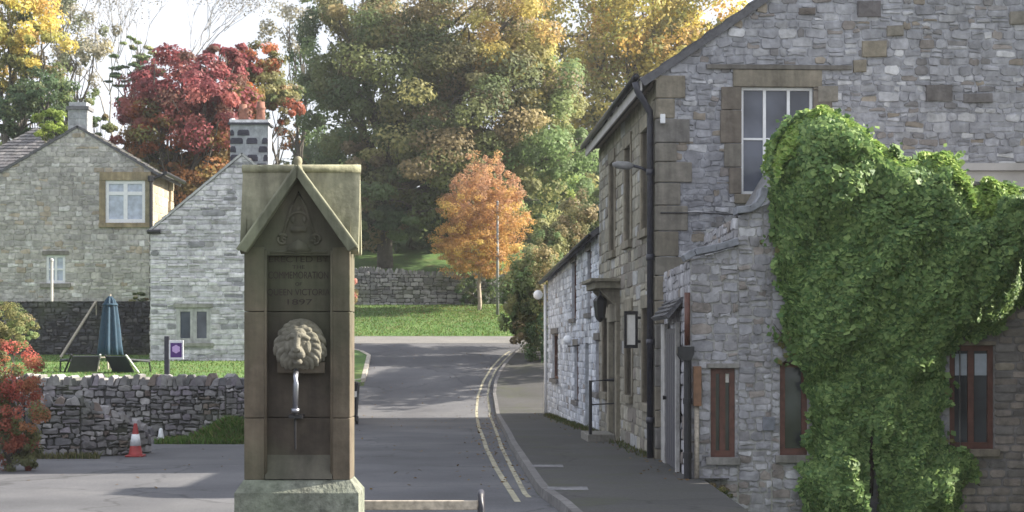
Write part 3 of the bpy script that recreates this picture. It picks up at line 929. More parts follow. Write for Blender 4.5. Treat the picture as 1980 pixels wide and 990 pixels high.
# large gable window with jamb stones
win = window(inn, GF, wu0, wv0, wu1, wv1, 3, [.52], M['white_paint'], M['glass_blue'], bar=.04, recess=-.06, lintel=(.12, .24), sill=(.10, .13), col=TAN)
for s, u in ((-1, wu0), (1, wu1)):
    mb = MB(); v = wv0
    while v < wv1 - .02:
        h = min(random.uniform(.28, .5), wv1 - v)
        w = random.uniform(.16, .32)
        a, b = (u - w, u) if s < 0 else (u, u + w)
        mb.ubox(GF, a, b, v + .005, v + h - .005, -.12, .042, random.choice((TAN, TAN2, (.18, .155, .13))))
        v += h
    mb.build('jamb', M['dressed'], win, bevel=.01)
mb = MB()
mb.ubox(GF, wu0 - .5, wu1 + .55, wv1 + .243, wv1 + .31, -.02, .06, (.15, .14, .13))
mb.build('relieving_course', M['dressed'], win, bevel=.01)
# front windows
for i, (a, b, c, e) in enumerate(front_win):
    w = window(inn, FF, a, b, c, e, 2, [.5], M['brown_paint'] if i > 2 else M['white_paint'], M['glass_dark'], bar=.05, recess=-.09, lintel=(.1, .2), sill=(.1, .12), col=(.24, .215, .165))
    for (u0_, u1_) in ((a - .14, a), (c, c + .14)):
        q = MB(); q.ubox(FF, u0_, u1_, b + .002, e - .002, -.1, .035, (.24, .21, .16))
        q.build('jamb', M['dressed'], w, bevel=.01)
# door with surround and stone hood
mb = MB(); mb.ubox(FF, door[0] + .03, door[2] - .03, .02, door[3], -.16, -.11)
for a in (.12, .56):
    for b in (.25, 1.15):
        mb.ubox(FF, door[0] + a, door[0] + a + .32, b, b + .72, -.11, -.095)
dr = mb.build('door', M['green_door'], inn, bevel=.006)
mb = MB(); mb.tube([FF.p(door[0] + .12, 1.0, -.10), FF.p(door[0] + .12, 1.0, -.04), FF.p(door[0] + .12, 1.0, -.035)], [.012, .028, .015], 10)
mb.build('handle', M['steel'], dr)
mb = MB()
for (a, b) in ((door[0] - .24, door[0]), (door[2], door[2] + .24)):
    mb.ubox(FF, a, b, 0.0, 2.1, -.12, .08, (.24, .215, .165))
mb.ubox(FF, door[0] - .24, door[2] + .24, 2.104, 2.42, -.1, .085, (.23, .205, .16))
mb.build('door_surround', M['dressed'], inn, bevel=.012)
mb = MB()
hz = 2.66
for a in (door[0] - .16, door[2] + .02):
    mb.prism([(0, -.38), (.34, -.02), (.34, .0), (0, 0)], Frame(FF.p(a, hz - .002, 0), -gd, fd), 0, .14, (.21, .19, .15))
mb.ubox(FF, door[0] - .30, door[2] + .30, hz, hz + .11, -.02, .44, (.20, .185, .14))
mb.ubox(FF, door[0] - .36, door[2] + .36, hz + .112, hz + .17, -.02, .52, (.22, .20, .15))
mb.build('door_hood', M['dressed'], inn, bevel=.015)
mb = MB()
mb.ubox(FF, door[0] - .15, door[2] + .15, -.2, .2, .082, .55, (.2, .19, .17))
mb.build('door_step', M['dressed'], inn, bevel=.015)
mb = MB()
for a in (door[0] - .10,):
    mb.tube([FF.p(a, .2, .5), FF.p(a, 1.1, .5), FF.p(a, 1.12, .1)], .03, 8)
    mb.tube([FF.p(a, .7, .5), FF.p(a, .72, .1)], .012, 8)
mb.build('handrail', M['black_iron'], inn)
# roof: eaves overhang the street
ov, gov = .26, .07
mb = MB()
e0 = C0 - gd * ov - fd * gov + Vector((0, 0, EAVE - ov * SLOPE + .10))
e1 = C0 - gd * ov + fd * (LEN + .1) + Vector((0, 0, EAVE - ov * SLOPE + .10))
r0 = C0 + gd * WID / 2 - fd * gov + Vector((0, 0, RIDGE + .10)); r1 = C0 + gd * WID / 2 + fd * (LEN + .1) + Vector((0, 0, RIDGE + .10))
q0 = C0 + gd * (WID + ov) - fd * gov + Vector((0, 0, EAVE - ov * SLOPE + .10)); q1 = C0 + gd * (WID + ov) + fd * (LEN + .1) + Vector((0, 0, EAVE - ov * SLOPE + .10))
roof_slab(mb, e0, e1, r1, r0, .10, PAL_SLATE)
roof_slab(mb, q0, q1, r1 + Vector((0, 0, .001)), r0 + Vector((0, 0, .001)), .10, PAL_SLATE)
rf = mb.build('roof', M['slate'], inn)
mb = MB()
mb.ubox(FF, -.04, LEN + .05, EAVE - .22, EAVE - .03, .235, .262)
mb.build('fascia', M['pale_board'], inn)
mb = MB()
mb.ubox(FF, -.04, LEN + .05, EAVE - .07, EAVE - .05, .0, .234, (.3, .26, .2))
mb.build('soffit', M['old_wood'], inn)
mb = MB()
gp = [FF.p(-.06, EAVE - .03, .32), FF.p(LEN + .06, EAVE - .04, .32)]
mb.tube(gp, .045, 10)
mb.build('gutter', M['black_iron'], inn, smooth=True)
mb = MB()
mb.tube([FF.p(-.02, EAVE - .10, .33), FF.p(-.01, EAVE - .22, .30), FF.p(.10, EAVE - .50, .11), FF.p(.12, EAVE - .62, .10), FF.p(.12, .02, .10)], .05, 10)
for zz in (.6, 1.7, 2.9, 4.1):
    mb.tube([FF.p(.12, zz, .10), FF.p(.12, zz + .09, .10)], .062, 10)
mb.build('downpipe', M['grey_iron'], inn, smooth=True)
# thin cable and small alarm box on the gable
mb = MB()
mb.tube([GF.p(.02, gv(1275, 412), .056), GF.p(gu(1350), gv(1350, 412), .056), GF.p(gu(1430), gv(1430, 416), .056)], .010, 6)
mb.build('cable', M['black_iron'], inn)
mb = MB()
mb.ubox(GF, .015, .085, gv(1277, 240), gv(1277, 222), .046, .10)
mb.build('alarm_box', M['white_paint'], inn, bevel=.01)

# things fixed on or hung from the street front
lamp = empty('street_lamp', FF.p(.22, 3.9, .08), 'grey bracket street lamp reaching out from the top of the inn front', 'street lamp')
mb = MB()
lz = 4.2
mb.tube([FF.p(.24, lz - .5, .06), FF.p(.24, lz + .05, .06)], .05, 10)
mb.tube([FF.p(.24, lz - .06, .06), FF.p(.26, lz + .02, .20), FF.p(.28, lz + .06, .34)], .022, 8)
mb.build('bracket', M['grey_iron'], lamp, smooth=True)
mb = MB()
a = FF.p(.28, lz + .05, .32); b = FF.p(.30, lz + .075, .62)
mb.tube([a, a.lerp(b, .25), a.lerp(b, .75), b], [.03, .06, .055, .025], 12)
mb.build('lantern_head', M['dull_grey'], lamp, smooth=True)

board = empty('menu_board', FF.p(2.45, 1.95, .04), 'white notice in a black frame on the inn front', 'notice board')
bu, bz0, bz1 = 1.9, 1.66, 2.22
mb = MB()
BF = Frame(FF.p(bu, 0, .06), gd * -1, -fd)
for (a, b, c, d_) in ((0, .21, bz0, bz0 + .05), (0, .21, bz1 - .05, bz1), (0, .04, bz0 + .05, bz1 - .05), (.17, .21, bz0 + .05, bz1 - .05)):
    mb.ubox(BF, a, b, c, d_, -.03, .03)
mb.ubox(BF, -.06, -.001, bz1 - .12, bz1 - .08, -.015, .015)
mb.ubox(BF, -.06, -.001, bz0 + .08, bz0 + .12, -.015, .015)
mb.build('frame', M['black_iron'], board, bevel=.004)
mb = MB(); mb.ubox(BF, .041, .169, bz0 + .051, bz1 - .051, -.01, .012)
mb.build('notice', M['paper'], board)

lant = empty('wall_lantern', FF.p(5.45, 2.3, .3), 'small black lantern hanging under the stone door hood', 'lantern')
mb = MB()
lc = FF.p(5.2, 0, .30)
mb.lathe([(.02, 2.64), (.02, 2.56), (.10, 2.50), (.12, 2.46), (.085, 2.18), (.06, 2.14), (.02, 2.10)][::-1], lc, 6)
mb.build('lantern_body', M['black_iron'], lant)

# ------------------------------------------------------------------ pale cottages further along the street
K0 = C0 + fd * (LEN + .02)
cot = empty('pale_street_cottage', K0, 'low whitewashed stone cottage joined to the far end of the inn', 'cottage')
KF = Frame(K0, fd, -gd)
KL = 14.0; ke0, ke1 = 3.86, 3.50
def ku(px):
    k = (px - 990) / F
    return (k * K0.y - K0.x) / (fd.x - k * fd.y)
kw = []
for (px0, px1, b, e) in ((1136, 1144, 2.35, 3.6), (1106, 1115, 2.3, 3.55), (1068, 1080, .85, 2.0), (1111, 1119, .5, 1.7), (1152, 1160, .8, 1.8)):
    a, c = sorted((ku(px0), ku(px1)))
    kw.append((a, b, c, e))
ka, kb = sorted((ku(1131), ku(1139)))
kdoor = (ka, -.3, ka + .85, 1.75)
mb = MB()
stone_wall(mb, KF, [(0, -.7), (KL, -.7), (KL, ke1), (0, ke0)], kw + [kdoor], PAL_PALE, (.46, .48, .52), (.10, .2), (.18, .45), (.008, .025), jit=.014)
mb.build('street_wall', M['limestone'], cot)
mb = MB()
kf2 = Frame(K0 + fd * KL, gd, fd)
KW = 5.0
mb.add([kf2.p(0, -.7), kf2.p(KW, -.7), kf2.p(KW, ke1), kf2.p(KW / 2, ke1 + KW / 2 * .75), kf2.p(0, ke1)], [(0, 1, 2, 3, 4)], (.45, .46, .5))
kf3 = Frame(K0 + gd * KW, fd, gd)
mb.add([kf3.p(0, -.7), kf3.p(KL, -.7), kf3.p(KL, ke1), kf3.p(0, ke0)], [(0, 1, 2, 3)], (.45, .46, .5))
mb.build('rear_wall', M['limestone'], cot)
for (a, b, c, e) in kw:
    window(cot, KF, a, b, c, e, 2, [.5], M['brown_paint'], M['glass_dark'], bar=.05, recess=-.08, lintel=(.08, .14), sill=(.08, .1), col=(.17, .16, .155))
mb = MB(); mb.ubox(KF, kdoor[0] + .02, kdoor[2] - .02, -.2, kdoor[3], -.12, -.08)
mb.build('door', M['green_door'], cot)
mb = MB()
kov = .16
def kc(u, w, z): return K0 + fd * u + gd * w + Vector((0, 0, z))
hs = KW / 2 * .75
roof_slab(mb, kc(0, -kov, ke0 - kov * .75 + .08), kc(KL + .1, -kov, ke1 - kov * .75 + .08), kc(KL + .1, KW / 2, ke1 + hs + .08), kc(0, KW / 2, ke0 + hs + .08), .08, PAL_SLATE)
roof_slab(mb, kc(0, KW + kov, ke0 - kov * .75 + .08), kc(KL + .1, KW + kov, ke1 - kov * .75 + .08), kc(KL + .1, KW / 2, ke1 + hs + .081), kc(0, KW / 2, ke0 + hs + .081), .08, PAL_SLATE)
mb.build('roof', M['slate'], cot)
mb = MB(); mb.tube([kc(0, -kov - .05, ke0 - .10), kc(KL + .1, -kov - .05, ke1 - .10)], .05, 8)
mb.build('gutter', M['black_iron'], cot, smooth=True)
mb = MB()
mb.tube([kc(KL - .1, -.08, ke1 - .15), kc(KL - .1, -.07, -.3)], .04, 8); 
mb.build('downpipe', M['white_paint'], cot, smooth=True)

def globe_lamp(name, u, z, label, r=.11):
    g = empty(name, KF.p(u, z, .1), label, 'wall lamp')
    mb = MB(); mb.tube([KF.p(u, z - .12, .0), KF.p(u, z - .14, .26), KF.p(u, z - .06, .27)], .014, 6)
    mb.build('arm', M['black_iron'], g)
    c = KF.p(u, z, .27)
    prof = [(r * math.cos(a), r * math.sin(a)) for a in [R(-85 + 17 * i) for i in range(11)]]
    mb = MB(); mb.lathe(prof, c, 16); mb.build('globe', M['lamp_globe'], g, smooth=True)
globe_lamp('globe_lamp', KL - .05, EYE + (668 - 570) / F * 46.2, 'round white globe lamp at the far corner of the pale cottage', .13)
globe_lamp('globe_lamp', ku(1122), EYE + (668 - 657) / F * 36.5, 'smaller white globe lamp above the pale cottage door window', .10)

# ------------------------------------------------------------------ ivy-clad outbuilding in front of the inn gable
EY = 20.5
EF = Frame((0, EY, 0), (1, 0, 0), (0, -1, 0))
ex = lambda px: (px - 990) / F * EY
ez = lambda py: EYE + (668 - py) / F * EY
outb = empty('stone_outbuilding', (ex(1600), EY, 0), 'low grey stone outbuilding with red brown windows, half covered in ivy', 'outbuilding')
ew = [(ex(1374), ez(884), ex(1421), ez(712)), (ex(1508), ez(880), ex(1561), ez(700)), (ex(1836), ez(868), ex(1921), ez(668))]
mb = MB()
cu = ex(1857)
S_ = [(ex(1335), -.5), (ex(1427), -.5), (ex(1427), ez(476)), (ex(1335), ez(503))]
stone_wall(mb, EF, S_, [ew[0]], PAL_EXT, (.33, .325, .32), (.06, .14), (.08, .24), (.008, .026), gap=.012, jit=.02, reveal=.12)
S_ = [(ex(1427) + .001, -.5), (ex(1492), -.5), (ex(1492), ez(392)), (ex(1427) + .001, ez(418))]
stone_wall(mb, EF, S_, [], PAL_EXT, (.33, .325, .32), (.06, .14), (.08, .24), (.008, .026), gap=.012, jit=.02, reveal=.12)
S_ = [(ex(1492) + .001, -.5), (cu, -.5), (cu, ez(345)), (ex(1570), ez(262)), (ex(1492) + .001, ez(388))]
stone_wall(mb, EF, S_, [ew[1], (ew[2][0], ew[2][1], cu, ew[2][3])], PAL_EXT, (.33, .325, .32), (.06, .14), (.08, .24), (.008, .026), gap=.012, jit=.02, reveal=.12)
mb.build('front_wall', M['limestone'], outb)
mb = MB()
S_ = [(cu + .001, -.5), (ex(2150), -.5), (ex(2150), ez(400)), (cu + .001, ez(350))]
stone_wall(mb, EF.sub(0, 0, .002), S_, [(cu + .001, ew[2][1], ew[2][2], ew[2][3])], PAL_COURSED, (.19, .18, .18), (.085, .115), (.16, .30), (.014, .024), gap=.018, jit=.005, reveal=.12)
mb.build('coursed_wall', M['limestone'], outb)
mb = MB()
lf = Frame((ex(1335), EY, 0), (0, 1, 0), (-1, 0, 0))
stone_wall(mb, lf, [(0, -.5), (0, ez(503)), (3.48, ez(503)), (3.48, -.5)][::-1], [], PAL_EXT, (.27, .27, .28), (.1, .2), (.15, .35), (.01, .03))
lf2 = Frame((ex(1427), EY, 0), (0, 1, 0), (-1, 0, 0))
stone_wall(mb, lf2, [(0, ez(480)), (0, ez(418)), (3.4, ez(418)), (3.4, ez(480))][::-1], [], PAL_EXT, (.27, .27, .28), (.08, .16), (.15, .35), (.01, .03))
mb.build('side_wall', M['limestone'], outb)
# roof behind the verge
mb = MB()
yb = C0.y - .05
def q3(px, py, y): v = W(px, py, EY); return Vector((v.x, y, v.z))
for (p, q) in (((1335, 503), (1427, 477)), ((1427, 418), (1492, 391)), ((1492, 391), (1570, 262)), ((1570, 262), (1857, 345)), ((1857, 345), (2150, 400))):
    a, b = q3(*p, EY + .002), q3(*q, EY + .002)
    c, d_ = q3(*q, yb), q3(*p, yb)
    n_ = Vector((0, 0, .03))
    mb.add([a, b, c, d_, a - n_, b - n_, c - n_, d_ - n_], [(0, 1, 2, 3), (7, 6, 5, 4), (0, 4, 5, 1), (1, 5, 6, 2), (2, 6, 7, 3), (3, 7, 4, 0)], (.2, .2, .21))
mb.build('roof', M['slate'], outb)
# the pale lean-to board and roof edge at the right
mb = MB()
BY = 22.4
bf = Frame((0, BY, 0), (1, 0, 0), (0, -1, 0))
bx = lambda px: (px - 990) / F * BY
bzz = lambda py: EYE + (668 - py) / F * BY
mb.ubox(bf, bx(1850), bx(2160), bzz(372), bzz(331), -.1, 0)
mb.ubox(bf, bx(1846), bx(2160), bzz(330), bzz(316), -.1, .05)
mb.build('pale_fascia', M['pale_board'], outb)
# swept coping stones
for pts in (((1326, 505), (1345, 494), (1385, 486), (1428, 474)), ((1424, 414), (1452, 411), (1470, 400), (1480, 385), (1484, 366))):
    mb = MB()
    for (p, q) in zip(pts[:-1], pts[1:]):
        a, b = (ex(p[0]), ez(p[1])), (ex(q[0]), ez(q[1]))
        nx_, nz_ = -(b[1] - a[1]), (b[0] - a[0]); L = math.hypot(nx_, nz_); nx_ /= L; nz_ /= L
        t = .085
        mb.prism([a, b, (b[0] + nx_ * t, b[1] + nz_ * t), (a[0] + nx_ * t, a[1] + nz_ * t)], EF, -.3, .10, (.22, .23, .26))
    mb.build('coping', M['limestone'], outb, bevel=.01)
for i, (a, b, c, e) in enumerate(ew):
    w = window(outb, EF, a, b, c, e, 2 if i != 1 else 1, [], M['brown_paint'], M['glass_dark'], bar=.065, thin=.06, recess=-.045,
               lintel=(.05, .06) if i < 2 else (.02, .05), sill=(.06, .09), col=(.26, .25, .24) if i < 2 else (.22, .19, .15))
    if i == 2:
        q = MB()
        for (p0, p1) in ((ex(1849), ex(1872)), (ex(1887), ex(1911))):
            q.ubox(EF, p0, p1, ez(726), ez(684), -.060, -.0625 + .004)
        q.build('roller_blind', M['blind'], w)
    if i == 0:
        q = MB(); q.ubox(EF, ex(1398), ex(1412), ez(740), ez(722), -.062, -.0585); q.build('window_notice', M['paper'], w)
mb = MB(); mb.ubox(EF, ex(1474), ex(1497), ez(832), ez(806), .02, .05)
mb.build('wall_vent', M['lead'], outb, bevel=.004)
# black downpipe with its hopper on the outbuilding corner
mb = MB()
px_, py_ = ex(1328), EY - .10
mb.tube([(px_, py_, ez(690)), (px_, py_, 0.02)], .047, 10)
for zz in (.35, 1.0):
    mb.tube([(px_, py_, zz), (px_, py_, zz + .07)], .058, 10)
hc = Vector((px_, py_, ez(694)))
hb = Frame((px_ - .03, py_, 0), (1, 0, 0), (0, -1, 0))
mb.prism([(-.05, ez(697)), (.06, ez(697)), (.10, ez(684)), (.10, ez(670)), (-.10, ez(670)), (-.10, ez(684))], hb, -.09, .09)
mb.build('downpipe', M['black_iron'], outb)
mb = MB()
mb.tube([(px_, EY - .05, ez(668)), (px_, EY - .05, ez(566))], .035, 10)
mb.build('upper_pipe', M['brown_paint'], outb, smooth=True)
mb = MB()
mb.tube([(ex(1346), EY - .07, ez(784)), (ex(1346), EY - .07, .02)], .03, 10)
mb.build('waste_pipe', M['old_wood'], outb, smooth=True)
mb = MB()
mb.ubox(EF, ex(1339), ex(1354), ez(785), ez(708), .036, .15)
mb.build('meter_box', M['orange_wood'], outb, bevel=.008)
# street side of the outbuilding: a door with pale jambs under a small slate pent roof
sd0, sd1 = 1.05, 2.55
roof_slab_mb = MB()
pz = 2.06
roof_slab(roof_slab_mb, lf.p(.8, pz, .22), lf.p(2.95, pz, .22), lf.p(2.95, pz + .24, .02), lf.p(.8, pz + .24, .02), .04, PAL_SLATE, 4)
roof_slab_mb.build('pent_roof', M['slate'], outb)
mb = MB(); mb.ubox(lf, sd0, sd1, .12, 1.92, .036, .06)
for k in range(5):
    mb.ubox(lf, sd0 + .06 + k * .29, sd0 + .06 + k * .29 + .25, .2, 1.85, .061, .072)
sdr = mb.build('door', M['door_grey'], outb)
mb = MB(); mb.tube([lf.p(sd1 - .15, 1.0, .07), lf.p(sd1 - .15, 1.0, .12)], [.02, .03], 8); mb.build('handle', M['black_iron'], sdr)
for (a, b) in ((sd0 - .12, sd0), (sd1, sd1 + .55)):
    mb = MB(); mb.ubox(lf, a, b, .1, 1.99, .034, .085, (.42, .41, .40)); mb.build('door_jamb', M['dressed'], outb, bevel=.006)

# unseen house wing added right of the outbuilding to shade road and pavement
WX0, WX1, WY0, WY1, WH = 6.25, 11.0, 14.6, 20.15, 4.3
wing = empty('unseen_shade_wing', (WX0, WY0, 0), 'unseen coursed stone wing right of the ivy outbuilding, added for its shade', 'house')
w1 = Frame((WX0, WY0, 0), (0, 1, 0), (-1, 0, 0)); w2 = Frame((WX0, WY0, 0), (1, 0, 0), (0, -1, 0))
wd_, wl2 = WY1 - WY0, WX1 - WX0
mb = MB()
stone_wall(mb, w1, [(0, -.7), (0, WH), (wd_, WH), (wd_, -.7)][::-1], [(2.0, .9, 3.0, 2.1)], PAL_COURSED, (.19, .18, .18), (.11, .16), (.2, .4), (.008, .018), jit=.006)
stone_wall(mb, w2, [(0, -.7), (wl2, -.7), (wl2, WH), (wl2 / 2, WH + wl2 / 2 * .6), (0, WH)], [], PAL_COURSED, (.19, .18, .18), (.11, .16), (.2, .4), (.008, .018), jit=.006)
for (fr_, L_) in ((Frame((WX1, WY0, 0), (0, 1, 0), (1, 0, 0)), wd_), (Frame((WX0, WY1, 0), (1, 0, 0), (0, 1, 0)), wl2)):
    mb.add([fr_.p(0, -.7), fr_.p(L_, -.7), fr_.p(L_, WH), fr_.p(L_ / 2, WH + (wl2 / 2 * .6 if L_ == wl2 else 0)), fr_.p(0, WH)], [(0, 1, 2, 3, 4)], (.2, .19, .18))
mb.build('wall', M['limestone'], wing)
window(wing, w1, 2.0, .9, 3.0, 2.1, 2, [.5], M['brown_paint'], M['glass_dark'], lintel=(.1, .15), sill=(.1, .1))
mb = MB()
for (xa, s_) in ((WX0 - .1, 1), (WX1 + .1, -1)):
    mx_ = (WX0 + WX1) / 2; rz2 = WH + wl2 / 2 * .6 + .08
    roof_slab(mb, (xa, WY0 - .1, WH), (xa, WY1, WH), (mx_, WY1, rz2), (mx_, WY0 - .1, rz2), .06, PAL_SLATE, 12)
mb.build('roof', M['slate'], wing)

# ------------------------------------------------------------------ foliage
def leaf_cards(P, N, size, up_bias=0.0, aspect=.62):
    """one pointed quad per point; P, N arrays"""
    n = len(P)
    a = rng.normal(size=(n, 3)); a[:, 2] -= .6
    t = np.cross(N, a); t /= np.linalg.norm(t, axis=1, keepdims=True) + 1e-9
    b = np.cross(N, t); b /= np.linalg.norm(b, axis=1, keepdims=True) + 1e-9
    s = (size * rng.uniform(.6, 1.3, n))[:, None]
    fold = N * s * rng.uniform(-.15, .15, n)[:, None]
    V = np.stack([P - t * s * .5, P + b * s * aspect * .5 + fold, P + t * s * .55, P - b * s * aspect * .5 + fold], 1).reshape(-1, 3)
    return V, np.arange(n * 4).reshape(n, 4)

def choose(pal, n):
    cols = np.array([c for c, _ in pal]); w = np.array([w for _, w in pal], float); w /= w.sum()
    return cols[rng.choice(len(pal), size=n, p=w)]

def crown_points(lobes, n, clump=.26, shell=.75, per=110):
    """lobes: (centre, radii, palette). Clumps sit on and inside each lobe; leaves fill the clumps"""
    vol = np.array([l[1][0] * l[1][1] * l[1][2] for l in lobes]) ** .72
    vol = vol / vol.sum()
    Ps, Ns, Cs = [], [], []
    for (c, r, pal), w in zip(lobes, vol):
        m = int(n * w)
        c = np.array(c); r = np.array(r)
        k = max(6, int(m / per))
        d = rng.normal(size=(k, 3)); d /= np.linalg.norm(d, axis=1, keepdims=True)
        rad = rng.uniform(shell * .55, 1.0, k) ** .6
        cc = d * rad[:, None]
        ccol = choose(pal, k) * rng.uniform(.75, 1.3, (k, 1))
        csz = clump * rng.uniform(.6, 1.35, k)
        idx = rng.integers(0, k, m)
        e = rng.normal(size=(m, 3)); e /= np.linalg.norm(e, axis=1, keepdims=True)
        e *= rng.uniform(.25, 1.0, m)[:, None] ** .5
        e[:, 2] *= .75
        p = cc[idx] + e * csz[idx][:, None]
        nn = 1.2 * e + .4 * d[idx] + rng.normal(scale=.4, size=(m, 3)) + np.array([0, 0, .4])
        nn /= np.linalg.norm(nn, axis=1, keepdims=True)
        Ps.append(c + p * r); Ns.append(nn)
        Cs.append(np.minimum(ccol[idx] * rng.uniform(.8, 1.2, (m, 1)) * 1.85, .6))
    return np.concatenate(Ps), np.concatenate(Ns), np.concatenate(Cs)

def limb(mb, p, q, r0, r1, wig=.08, n=5, col=(.10, .085, .07)):
    p, q = Vector(p), Vector(q); L = (q - p).length
    pts = []
    for i in range(n + 1):
        t = i / n
        o = Vector((random.uniform(-1, 1), random.uniform(-1, 1), random.uniform(-.4, .6))) * wig * L * (math.sin(math.pi * t))
        pts.append(p.lerp(q, t) + o)
    mb.tube(pts, [r0 + (r1 - r0) * i / n for i in range(n + 1)], 7, col)
    return pts

def tree(name, label, cat, Y, base_px, lobes_px, n, leaf, trunk_r=.2, group=None, clump=.26, shell=.75, bark=(.09, .08, .07), trunk_top=None, zbase=None, fork=.35, mat=None, per=110):
    """lobes_px: (px, py, half width px, half height px, dY, depth m, palette)"""
    lobes = []
    for (px, py, hw, hh, dy, dep, pal) in lobes_px:
        c = W(px, py, Y + dy); k = (Y + dy) / F
        lobes.append((tuple(c), (hw * k, dep, hh * k), pal))
    bx_ = (base_px - 990) / F * Y
    zb = gz(Y) if zbase is None else zbase
    t = empty(name, (bx_, Y, zb), label, cat, group)
    P, N, Cc = crown_points(lobes, int(n * 2.3), clump, shell, per)
    Vv, Ff = leaf_cards(P, N, leaf * .66)
    fast_mesh('crown', Vv, Ff, np.repeat(Cc, 4, axis=0), mat or M['leaf'], t)
    mb = MB()
    base = Vector((bx_, Y, zb - .1))
    big = max(lobes, key=lambda l: l[1][0] * l[1][2])
    top = Vector(big[0]); 
    f = base.lerp(Vector((top.x, top.y, top.z)), fork)
    limb(mb, base, f, trunk_r, trunk_r * .75, .03, 5, bark)
    for (c, r, _) in lobes:
        e = Vector(c) + Vector((0, 0, r[2] * .3))
        pts = limb(mb, f, e, trunk_r * .6, trunk_r * .12, .07, 6, bark)
        for j in range(5):
            d = Vector((random.uniform(-1, 1) * r[0], random.uniform(-1, 1) * r[1], random.uniform(-.3, 1) * r[2])) * .8
            limb(mb, pts[random.randint(2, 5)], Vector(c) + d, trunk_r * .22, trunk_r * .05, .08, 4, bark)
    mb.build('trunk', M['bark'], t, smooth=True)
    return t

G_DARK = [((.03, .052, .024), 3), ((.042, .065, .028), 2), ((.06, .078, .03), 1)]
G_OLIVE = [((.08, .09, .035), 3), ((.06, .078, .032), 3), ((.115, .11, .045), 2), ((.12, .095, .05), 1.5)]
G_BROWN = [((.13, .105, .06), 3), ((.105, .10, .05), 3), ((.16, .13, .065), 2), ((.075, .085, .04), 2)]
G_GOLD = [((.22, .18, .055), 3), ((.17, .155, .055), 3), ((.13, .13, .045), 2), ((.20, .14, .055), 1.5)]
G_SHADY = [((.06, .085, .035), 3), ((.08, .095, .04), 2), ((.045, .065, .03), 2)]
G_MID = [((.085, .12, .05), 3), ((.11, .135, .055), 2), ((.135, .135, .06), 2)]
G_LIME = [((.125, .165, .035), 3), ((.16, .19, .05), 3), ((.095, .135, .03), 1)]
G_YELLOW = [((.27, .215, .055), 3), ((.23, .185, .05), 3), ((.16, .155, .045), 2), ((.25, .16, .05), 1.5)]
G_RED = [((0.136, 0.0368, 0.0403), 3), ((0.106, 0.0299, 0.0345), 3), ((0.167, 0.0575, 0.0517), 2), ((0.088, 0.046, 0.0345), 1)]
G_REDBR = [((.12, .055, .022), 3), ((.10, .07, .025), 3), ((.16, .05, .02), 2), ((.06, .06, .02), 2)]
G_ORANGE = [((.255, .148, .052), 3), ((.22, .125, .052), 3), ((.285, .185, .058), 2), ((.19, .105, .055), 1.5)]
G_PINK = [((.235, .135, .08), 3), ((.205, .12, .075), 3), ((.265, .155, .075), 2)]
G_GREYBR = [((.15, .14, .11), 3), ((.11, .12, .08), 2), ((.18, .16, .10), 1)]

# the great tree over the road
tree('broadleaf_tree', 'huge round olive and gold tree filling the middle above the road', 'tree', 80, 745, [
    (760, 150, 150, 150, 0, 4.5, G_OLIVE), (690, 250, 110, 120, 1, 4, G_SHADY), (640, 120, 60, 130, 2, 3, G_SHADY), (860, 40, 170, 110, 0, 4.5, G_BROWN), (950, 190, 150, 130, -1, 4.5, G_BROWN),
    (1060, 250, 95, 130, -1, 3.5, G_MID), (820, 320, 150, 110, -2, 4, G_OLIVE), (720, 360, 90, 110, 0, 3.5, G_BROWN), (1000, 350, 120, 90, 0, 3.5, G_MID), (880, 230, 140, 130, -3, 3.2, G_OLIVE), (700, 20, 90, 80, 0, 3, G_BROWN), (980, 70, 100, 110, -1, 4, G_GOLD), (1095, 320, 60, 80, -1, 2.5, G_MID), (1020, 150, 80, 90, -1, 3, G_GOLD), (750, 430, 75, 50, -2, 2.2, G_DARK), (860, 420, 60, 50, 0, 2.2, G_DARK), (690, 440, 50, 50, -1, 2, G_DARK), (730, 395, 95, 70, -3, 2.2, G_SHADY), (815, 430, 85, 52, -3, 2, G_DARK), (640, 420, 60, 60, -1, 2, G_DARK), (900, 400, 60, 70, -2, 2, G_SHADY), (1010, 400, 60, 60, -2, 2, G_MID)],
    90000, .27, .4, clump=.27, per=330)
tree('broadleaf_tree', 'golden yellow tree rising behind the inn roof', 'tree', 97, 1230, [
    (1120, 60, 110, 110, 0, 4, G_GOLD), (1240, 40, 120, 110, 0, 5, G_YELLOW), (1180, 190, 110, 110, 0, 4, G_GOLD), (1330, 20, 110, 80, 0, 4, G_YELLOW), (1150, 300, 90, 100, 2, 4, G_OLIVE), (1290, 130, 80, 100, 0, 4, G_GOLD)],
    17000, .38, .4, clump=.3)
tree('maple_tree', 'deep red maple with a brownish lower crown behind the white cottage', 'tree', 64, 360, [
    (350, 165, 95, 70, 0, 2.6, G_RED), (290, 210, 60, 55, 0, 2, G_RED), (400, 215, 85, 80, -1, 2.4, G_RED), (330, 265, 85, 70, 0, 2.5, G_REDBR), (380, 320, 100, 80, 0, 2.5, G_REDBR), (255, 250, 40, 35, 0, 1.2, G_RED), (460, 120, 45, 36, 1, 1.4, G_RED), (440, 270, 50, 70, 0, 1.5, G_REDBR), (310, 350, 60, 60, 0, 1.6, G_OLIVE), (435, 165, 50, 60, 0, 1.6, G_RED), (430, 110, 40, 26, 0, 1.2, G_RED), (460, 210, 50, 60, 0, 1.6, G_REDBR)],
    19000, .24, .28, clump=.3)
tree('broadleaf_tree', 'small green tree with reddening top beside the maple', 'tree', 67, 520, [
    (495, 120, 55, 38, 0, 1.6, G_REDBR), (510, 165, 65, 40, 0, 1.8, G_OLIVE), (550, 200, 34, 38, 0, 1.2, [((.16, .05, .03), 2), ((.08, .07, .03), 2)]), (490, 215, 40, 40, 0, 1.2, G_OLIVE)],
    6500, .20, .13, clump=.32)
